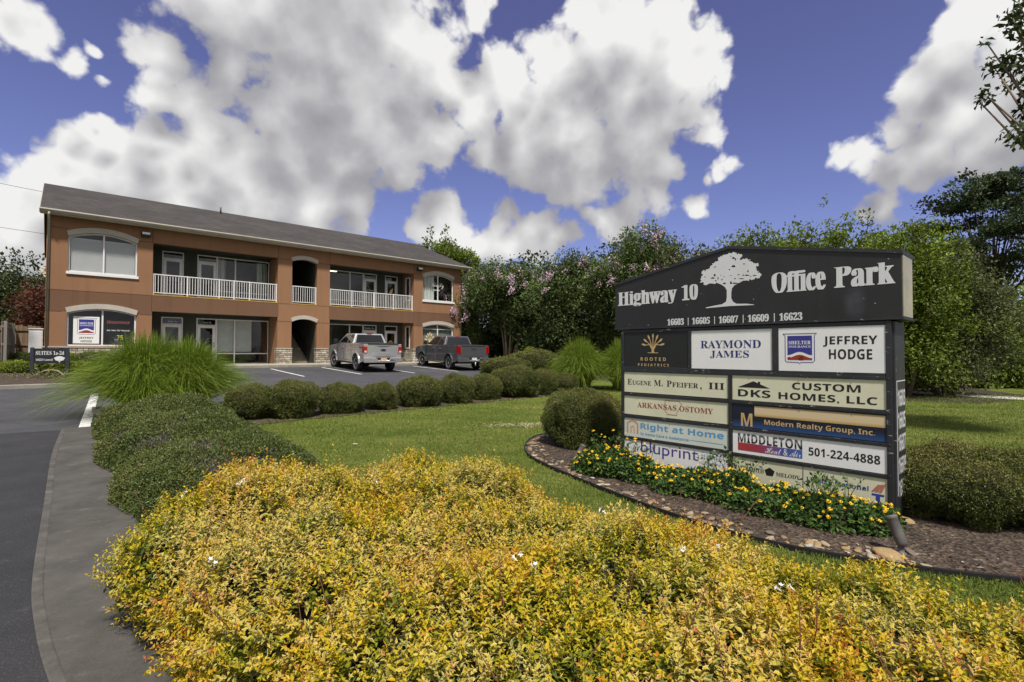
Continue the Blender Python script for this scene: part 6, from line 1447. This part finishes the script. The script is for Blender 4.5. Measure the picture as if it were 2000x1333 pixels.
def tree(name, base, H, lobes, nleaf, leaf, mat, label, cat='tree', group=None, trunks=1, bark=None, tr=0.12, clumps=60, sig=0.30, flat=1.0, flowers=0, fsel=None, spread=0.35, up=0.15, sticks=10, fsize=1.0, core=0.0):
    """lobes = (x, y, z, rx, ry, rz) about the base; leaf clumps through the lobes, limbs reaching them"""
    bark = bark or m_bark; z0 = ground(*base)
    r = empty(name, (base[0], base[1], z0), (0, 0, 0), label, cat, group)
    lob = np.array(lobes, float); vol = lob[:, 3]*lob[:, 4]*lob[:, 5]; pr = vol**0.75; pr /= pr.sum()
    k = rng.choice(len(lob), clumps, p=pr); u_ = unit(rng.normal(size=(clumps, 3)))*(rng.random(clumps)**0.45)[:, None]
    cc = lob[k, :3]+u_*lob[k, 3:6]; cs = sig*rng.uniform(0.5, 1.6, clumps)*(lob[k, 3]/lob[:, 3].max())**0.3
    stray = rng.random(clumps) < 0.20; ur = u_/np.maximum(np.linalg.norm(u_, axis=1, keepdims=True), 1e-6)      # boughs and sprigs standing out of the outline
    ext = rng.uniform(1.02, 1.24, clumps)[:, None]; cc = np.where(stray[:, None], lob[k, :3]+ur*lob[k, 3:6]*ext, cc); cs = np.where(stray, cs*0.62, cs)
    j = rng.choice(clumps, nleaf, p=cs**2/np.sum(cs**2)); off = rng.normal(size=(nleaf, 3)); rad = np.linalg.norm(off, axis=1, keepdims=True); off = off/rad*np.minimum(rad, 2.2)
    el = np.where(stray & (ur[:, 2] > 0.2), 1.7, 1.0)[j]; P = cc[j]+off*cs[j][:, None]*np.stack([1/el**.5, 1/el**.5, flat*el], 1)
    ct = np.clip(rng.normal(0.46, 0.24, clumps), 0, 1)
    out = unit(P-lob[:, :3].mean(0)); D = unit(out*0.5+rng.normal(size=(nleaf, 3))*0.8+np.array([0, 0, up-0.1])); N = unit(out*0.4+np.array([0, 0, 0.7])+rng.normal(size=(nleaf, 3))*0.6)
    L = leaf*rng.uniform(0.6, 1.4, nleaf); P[:, 2] = np.maximum(P[:, 2], 0.15)
    o = leaves('crown', P, D, N, L, L*0.55, np.clip(ct[j]+rng.normal(size=nleaf)*0.16+0.10*off[:, 2], 0, 1), mat, r)
    mb = MB(); zc = lob[:, 2].min()
    for q in range(trunks):
        a = 2*math.pi*q/max(1, trunks)+0.4; b0 = Vector((0.10*trunks**.5*math.cos(a)*(trunks > 1), 0.10*trunks**.5*math.sin(a)*(trunks > 1), -0.15))
        sh = Vector((spread*math.cos(a)*(trunks > 1)+rng.normal()*.08, spread*math.sin(a)*(trunks > 1)+rng.normal()*.08, 0)); top = b0+sh*H*0.45+Vector((0, 0, H*0.62))
        mid = b0.lerp(top, 0.5)+Vector((rng.normal()*.12, rng.normal()*.12, 0)); mb.tube([b0, b0.lerp(mid, .5)+Vector((rng.normal()*.04, 0, 0)), mid, top], [tr*1.15, tr, tr*.75, tr*.35], 8)
    for q in rng.choice(clumps, min(sticks*2, clumps), replace=False):
        c = Vector(cc[q]); s0 = Vector((c.x*0.12, c.y*0.12, min(max(zc*0.7, c.z*0.45), H*0.55))); m_ = s0.lerp(c, .55)+Vector((rng.normal()*.1, rng.normal()*.1, .12)); mb.tube([s0, m_, c], [tr*.45, tr*.28, tr*.10], 6)
    mb.build('trunk', bark, r)
    if flowers:
        nf = 0; tries = 0
        while nf < flowers and tries < flowers*40:
            tries += 1; q = lob[rng.choice(len(lob), p=pr)]; dd = unit(rng.normal(size=(1, 3)))[0]; dd[2] = abs(dd[2])*0.9-0.15
            pt = q[:3]+dd*q[3:6]*rng.uniform(0.98, 1.12)
            if fsel is not None and not fsel(pt): continue
            w = nf % 3; src = pan[w]
            if not pan_used[w]: o = src; pan_used[w] = True
            else: o = src.copy(); COL.objects.link(o)
            o.parent = r; o.location = pt; o.rotation_euler = (dd[1]*-.7, dd[0]*.7, rng.uniform(0, 6)); s_ = fsize*rng.uniform(0.7, 1.4); o.scale = (s_, s_, s_*1.15); nf += 1
    return r
cam2 = np.array([0, 0])
def facing(base):
    b = np.array(base); v = -b/np.linalg.norm(b)
    return lambda p: p[:2] @ v > -0.4
def tdx(t, d): p = td(t, d); return (p.x, p.y)
G_M = 'crape myrtles along the lot'
b = tdx(24.0, 33.5); tree('crape_myrtle', b, 7.0, [(0, 0, 4.6, 2.0, 2.0, 2.0), (.4, -1.2, 3.5, 1.7, 1.7, 1.5), (-.9, -1.0, 5.0, 1.4, 1.4, 1.3), (.9, .4, 5.6, 1.3, 1.3, 1.2), (0.6, 0, 2.2, 1.7, 1.7, 1.3)], 24000, 0.19, m_myrt, 'crape myrtle thick with pink flowers right against the corner of the building', group=G_M, trunks=4, clumps=150, sig=.36, flowers=96, fsel=lambda p: p[1] < 0.3 and p[2] > 2.4, fsize=1.7)
b = tdx(25.2, 28.6); tree('crape_myrtle', b, 7.4, [(0, 0, 5.3, 2.6, 2.6, 1.6), (-1.6, -.4, 5.4, 1.7, 1.7, 1.3), (1.8, -.2, 5.2, 1.8, 1.8, 1.5), (.2, 0, 6.1, 1.9, 1.9, .9), (.3, .5, 3.7, 2.2, 2.0, 1.1)], 30000, 0.19, m_myrt, 'crape myrtle with bare pale stems showing behind the grey pickup', group=G_M, trunks=7, tr=.085, clumps=170, sig=.36, flowers=26, fsel=lambda p: p[1] < 0.8 and p[2] > 4.3, spread=.22, fsize=1.5)
b = tdx(25.6, 22.5); tree('crape_myrtle', b, 7.6, [(0, 0, 5.2, 2.4, 2.4, 1.9), (1.7, 0, 5.4, 1.8, 1.8, 1.6), (-1.5, .2, 4.9, 1.7, 1.7, 1.5), (.4, 0, 6.3, 1.5, 1.5, 1.0), (0, 0, 3.0, 2.0, 2.0, 1.4)], 28000, 0.18, m_myrt, 'dark leafed crape myrtle with few flowers behind the left ornamental grass of the sign', group=G_M, trunks=6, tr=.085, clumps=160, sig=.36, flowers=14, fsel=lambda p: p[1] < 0.5 and p[2] > 4.5, spread=.25, fsize=1.35)
b = tdx(25.2, 17.0); tree('crape_myrtle', b, 8.6, [(0, 0, 5.6, 2.3, 2.3, 2.3), (-1.6, -.2, 4.9, 1.7, 1.7, 1.7), (1.5, -.1, 5.3, 1.7, 1.7, 1.8), (.3, 0, 7.3, 1.45, 1.45, 1.15), (.1, 0, 2.8, 2.1, 2.1, 1.6)], 34000, 0.17, m_myrt, 'tallest crape myrtle, dotted with pink flowers above the left end of the sign', group=G_M, trunks=6, tr=.085, clumps=190, sig=.33, flowers=62, fsel=lambda p: p[1] < 0.6 and p[2] > 3.6, spread=.25, fsize=1.3)
b = tdx(26.0, 13.2); tree('crape_myrtle', b, 7.8, [(0, 0, 4.9, 2.2, 2.2, 1.9), (1.3, 0, 5.8, 1.6, 1.6, 1.3), (-1.2, 0, 5.6, 1.5, 1.5, 1.4), (.2, 0, 2.6, 2.0, 2.0, 1.5)], 24000, 0.16, m_olive, 'loose crape myrtle with spent grey seed heads above the peak of the sign', group=G_M, trunks=5, clumps=150, sig=.32, flowers=10, fsel=lambda p: p[1] < 0.4 and p[2] > 4.5)
G_T = 'leafy trees behind the sign'
b = tdx(25.4, 10.2); tree('leafy_tree', b, 7.4, [(0, 0, 4.9, 2.2, 2.2, 2.1), (1.2, .2, 6.0, 1.6, 1.6, 1.3), (-1.2, 0, 5.7, 1.4, 1.4, 1.3), (0, 0, 2.2, 2.0, 2.0, 1.6)], 30000, 0.15, m_tgreen, 'bright green tree rising behind the letters Office Park', group=G_T, trunks=3, clumps=170, sig=.33)
b = tdx(24.3, 7.0); tree('leafy_tree', b, 7.6, [(0, 0, 4.5, 2.0, 2.0, 2.2), (.2, 0, 6.6, .6, .6, 1.5), (1.3, 0, 5.2, 1.5, 1.5, 1.3), (-1.2, .1, 5.0, 1.4, 1.4, 1.3), (0, 0, 2.0, 2.0, 2.0, 1.6)], 30000, 0.135, m_tgreen, 'bright green tree with one tall thin leader above the right end of the sign', group=G_T, trunks=3, clumps=180, sig=.27)
b = tdx(23.6, 4.6); tree('leafy_tree', b, 6.4, [(0, 0, 4.0, 1.9, 1.9, 1.9), (.9, -.2, 3.2, 1.4, 1.4, 1.8), (-.9, -.2, 3.0, 1.4, 1.4, 1.7), (.1, 0, 5.2, 1.3, 1.3, 1.0), (.2, -.1, 1.7, 1.6, 1.6, 1.3)], 38000, 0.115, m_tgreen, 'bushy green tree nearest the sign on its right, leaves almost to the grass', group=G_T, trunks=4, tr=.07, clumps=200, sig=.26)
b = tdx(25.4, 3.6); tree('leafy_tree', b, 5.6, [(0, 0, 3.6, 1.5, 1.5, 1.6), (.7, -.3, 2.6, 1.4, 1.4, 1.5), (-.3, 0, 1.6, 1.4, 1.4, 1.3), (.5, 0, 4.5, 1.0, 1.0, .9)], 30000, 0.115, m_olive, 'grey green straggly tree at the right end of the tree row', group=G_T, trunks=5, tr=.07, clumps=160, sig=.25)
b = tdx(27.5, 6.0); tree('leafy_tree', b, 6.6, [(0, 0, 3.8, 2.2, 2.2, 2.2), (.6, 0, 5.0, 1.6, 1.6, 1.4), (0, 0, 1.6, 2.2, 2.2, 1.5)], 20000, 0.17, m_tdark, 'dark tree standing behind the straggly one at the right', group=G_T, trunks=3, clumps=120, sig=.36)
# dark understorey filling the row
for i, (t_, d_, h, lab) in enumerate(((27.5, 31, 3.6, 'dark leafy bush behind the grey pickup, next to the building corner'), (28.0, 26, 3.8, 'dark leafy bush behind the pale stems of the crape myrtle'), (28.2, 21, 3.8, 'dark leafy bush behind the top of the left grass fountain'), (28.2, 16.5, 4.0, 'dark leafy bush hidden mostly behind the left end of the sign'), (28.4, 12, 4.2, 'dark leafy bush hidden behind the middle of the sign'), (26.8, 24, 2.6, 'low dark bush right of the pale crape myrtle stems'), (26.9, 19, 2.6, 'low dark bush just left of the sign'), (25.8, 36, 4.0, 'dark leafy bush in the shade beside the back of the building'))):
    b = tdx(t_, d_); tree('understorey_bush', b, h, [(0, 0, h*.5, 2.4, 2.4, h*.5), (1.3, .3, h*.4, 1.7, 1.7, h*.4), (-1.4, .2, h*.4, 1.8, 1.8, h*.42)], 10000, 0.24, m_tdark, lab, 'bush', 'dark bushes behind the crape myrtles', trunks=3, clumps=80, sig=.42, bark=m_barkd)
# pine at the far right, tree behind the roof, taller far trees
b = tdx(41.0, 3.6)
PX = []
for k in range(17):
    z = 6.6+4.6*k/16; rr = 3.9*math.sin(math.pi*(0.34+0.55*k/16)); a = k*2.4
    PX.append((rr*.62*math.cos(a), rr*.62*math.sin(a), z, rr*.55, rr*.55, .26))
PX += [(0, 0, 11.6, 2.2, 2.2, .5), (-1.5, 0, 10.8, 1.9, 1.9, .45), (1.5, .2, 10.9, 1.9, 1.9, .45)]
tree('pine_tree', b, 12.4, PX, 20000, 0.21, m_pine, 'tall spreading pine with layered branches at the right edge', bark=m_barkd, tr=.13, clumps=170, sig=.38, flat=.36, sticks=26)
b = tdx(27.1, 40.1); tree('loose_tree', b, 12.6, [(0, 0, 8.6, 2.6, 2.6, 2.4), (-.2, 0, 11.2, .8, .8, 1.8), (1.4, 0, 9.6, 1.4, 1.4, 1.6), (-2.0, 0, 9.8, .8, .8, 1.5), (2.4, 0, 8.4, 1.6, 1.6, 1.5), (0, 0, 5.5, 3.2, 3.2, 3.0)], 24000, 0.24, m_tgreen, 'loose feathery tree rising behind the right end of the roof', clumps=190, sig=.34, tr=.2, up=.6)
for (t_, d_, h, w, m_, lab) in ((33, 34, 9, 4.0, m_tdark, 'broad far tree seen between the crape myrtles and the roof'), (34.5, 26, 8.6, 4.2, m_tdark, 'broad far tree beyond the crape myrtle with pale stems'), (36, 18, 8.4, 4.2, m_tdark, 'broad far tree beyond the tallest crape myrtle'), (37, 10.5, 8.2, 4.2, m_tgreen, 'broad far tree beyond the peak of the sign'), (52, 0, 7.0, 4.5, m_tgreen, 'broad far tree across the street path at the right edge'), (58, -8, 8.0, 5, m_tdark, 'dark far tree closing the lawn at the right edge')):
    b = tdx(t_, d_); tree('far_tree', b, h, [(0, 0, h*.62, w, w, h*.36), (w*.4, 0, h*.75, w*.55, w*.55, h*.22), (-w*.45, 0, h*.7, w*.6, w*.6, h*.24), (0, 0, h*.25, w*.9, w*.9, h*.25)], 12000, 0.34, m_, lab, group='far trees beyond the row', clumps=120, sig=.62, trunks=1, tr=.2)
for (t_, d_, h, w, lab) in ((33.5, 3.2, 3.4, 2.2, 'leafy bush at the foot of the pine, right of the tree row'), (30.5, 7.0, 4.4, 2.4, 'tall bush filling the gap behind the straggly tree'), (41.5, 5.5, 4.5, 3.0, 'bush spreading below the pine boughs')):
    b = tdx(t_, d_); tree('leafy_bush', b, h, [(0, 0, h*.5, w, w, h*.5), (w*.5, .2, h*.4, w*.7, w*.7, h*.4), (-w*.5, .2, h*.4, w*.7, w*.7, h*.42)], 13000, 0.19, m_tgreen, lab, 'bush', 'bushes at the far right', trunks=3, clumps=90, sig=.40)
# left background
b = tdx(-1.9, 55); tree('round_tree', b, 8.0, [(0, 0, 5.6, 2.4, 2.4, 2.3), (1.0, 0, 4.6, 2.0, 2.0, 2.0), (0, 0, 2.8, 2.6, 2.6, 2.0)], 9000, 0.26, m_tdark, 'round dark green tree behind the board fence at the far left', clumps=90, sig=.45)
b = tdx(-2.4, 44); tree('green_tree', b, 5.6, [(0, 0, 3.9, 1.5, 1.5, 1.5), (-1.3, 0, 3.3, 2, 2, 1.8), (0, 0, 1.7, 1.9, 1.9, 1.5)], 9000, 0.20, m_tdark, 'green tree at the left edge above the fence', clumps=80, sig=.36)
b = tdx(-1.0, 41); tree('red_leaf_shrub', b, 4.6, [(0, 0, 3.4, 1.0, 1.0, 1.2), (.6, 0, 3.3, .9, .9, 1.2), (0, 0, 1.5, 1.2, 1.2, 1.3)], 7000, 0.16, m_redl, 'dark red leaved bush above the fence beside the building', 'bush', clumps=70, sig=.30)
b = tdx(-3.0, 29.5); tree('sparse_tree', b, 6.6, [(.2, 0, 5.3, .95, .95, .75), (.2, 0, 4.4, .7, .7, .6), (-.8, 0, 4.6, 1.2, 1.2, 1.2)], 5000, 0.13, m_olive, 'sparse olive tree whose branches enter at the left edge', clumps=70, sig=.22)
# tree just outside the frame at the right, its boughs reaching in
b = (10.3, 8.6)
BO = [(-2.35, .0, 6.10, .34, .30, .16), (-1.95, .1, 6.15, .46, .40, .22), (-1.5, 0, 6.15, .45, .45, .28), (-2.0, -.1, 7.30, .36, .4, .20), (-1.65, 0, 7.05, .40, .4, .26), (-1.3, 0, 7.1, .5, .5, .4), (-1.6, .2, 6.72, .36, .4, .2),
      (-2.0, .1, 5.20, .34, .3, .13), (-1.65, .1, 5.35, .42, .4, .20), (-1.8, 0, 5.5, .28, .3, .13), (-.6, 0, 6.2, .9, .9, .9), (.4, 0, 7.0, 1.6, 1.6, 1.4), (0, 0, 5.4, 1.0, 1.2, .7)]
tree('overhanging_tree', b, 8.6, BO, 9000, 0.115, m_tdark, 'tree at the right edge whose leafy boughs hang into the sky', clumps=150, sig=.12, tr=.10, sticks=55, up=-.3)
for w in range(3):
    if not pan_used[w]: bpy.data.objects.remove(pan[w])
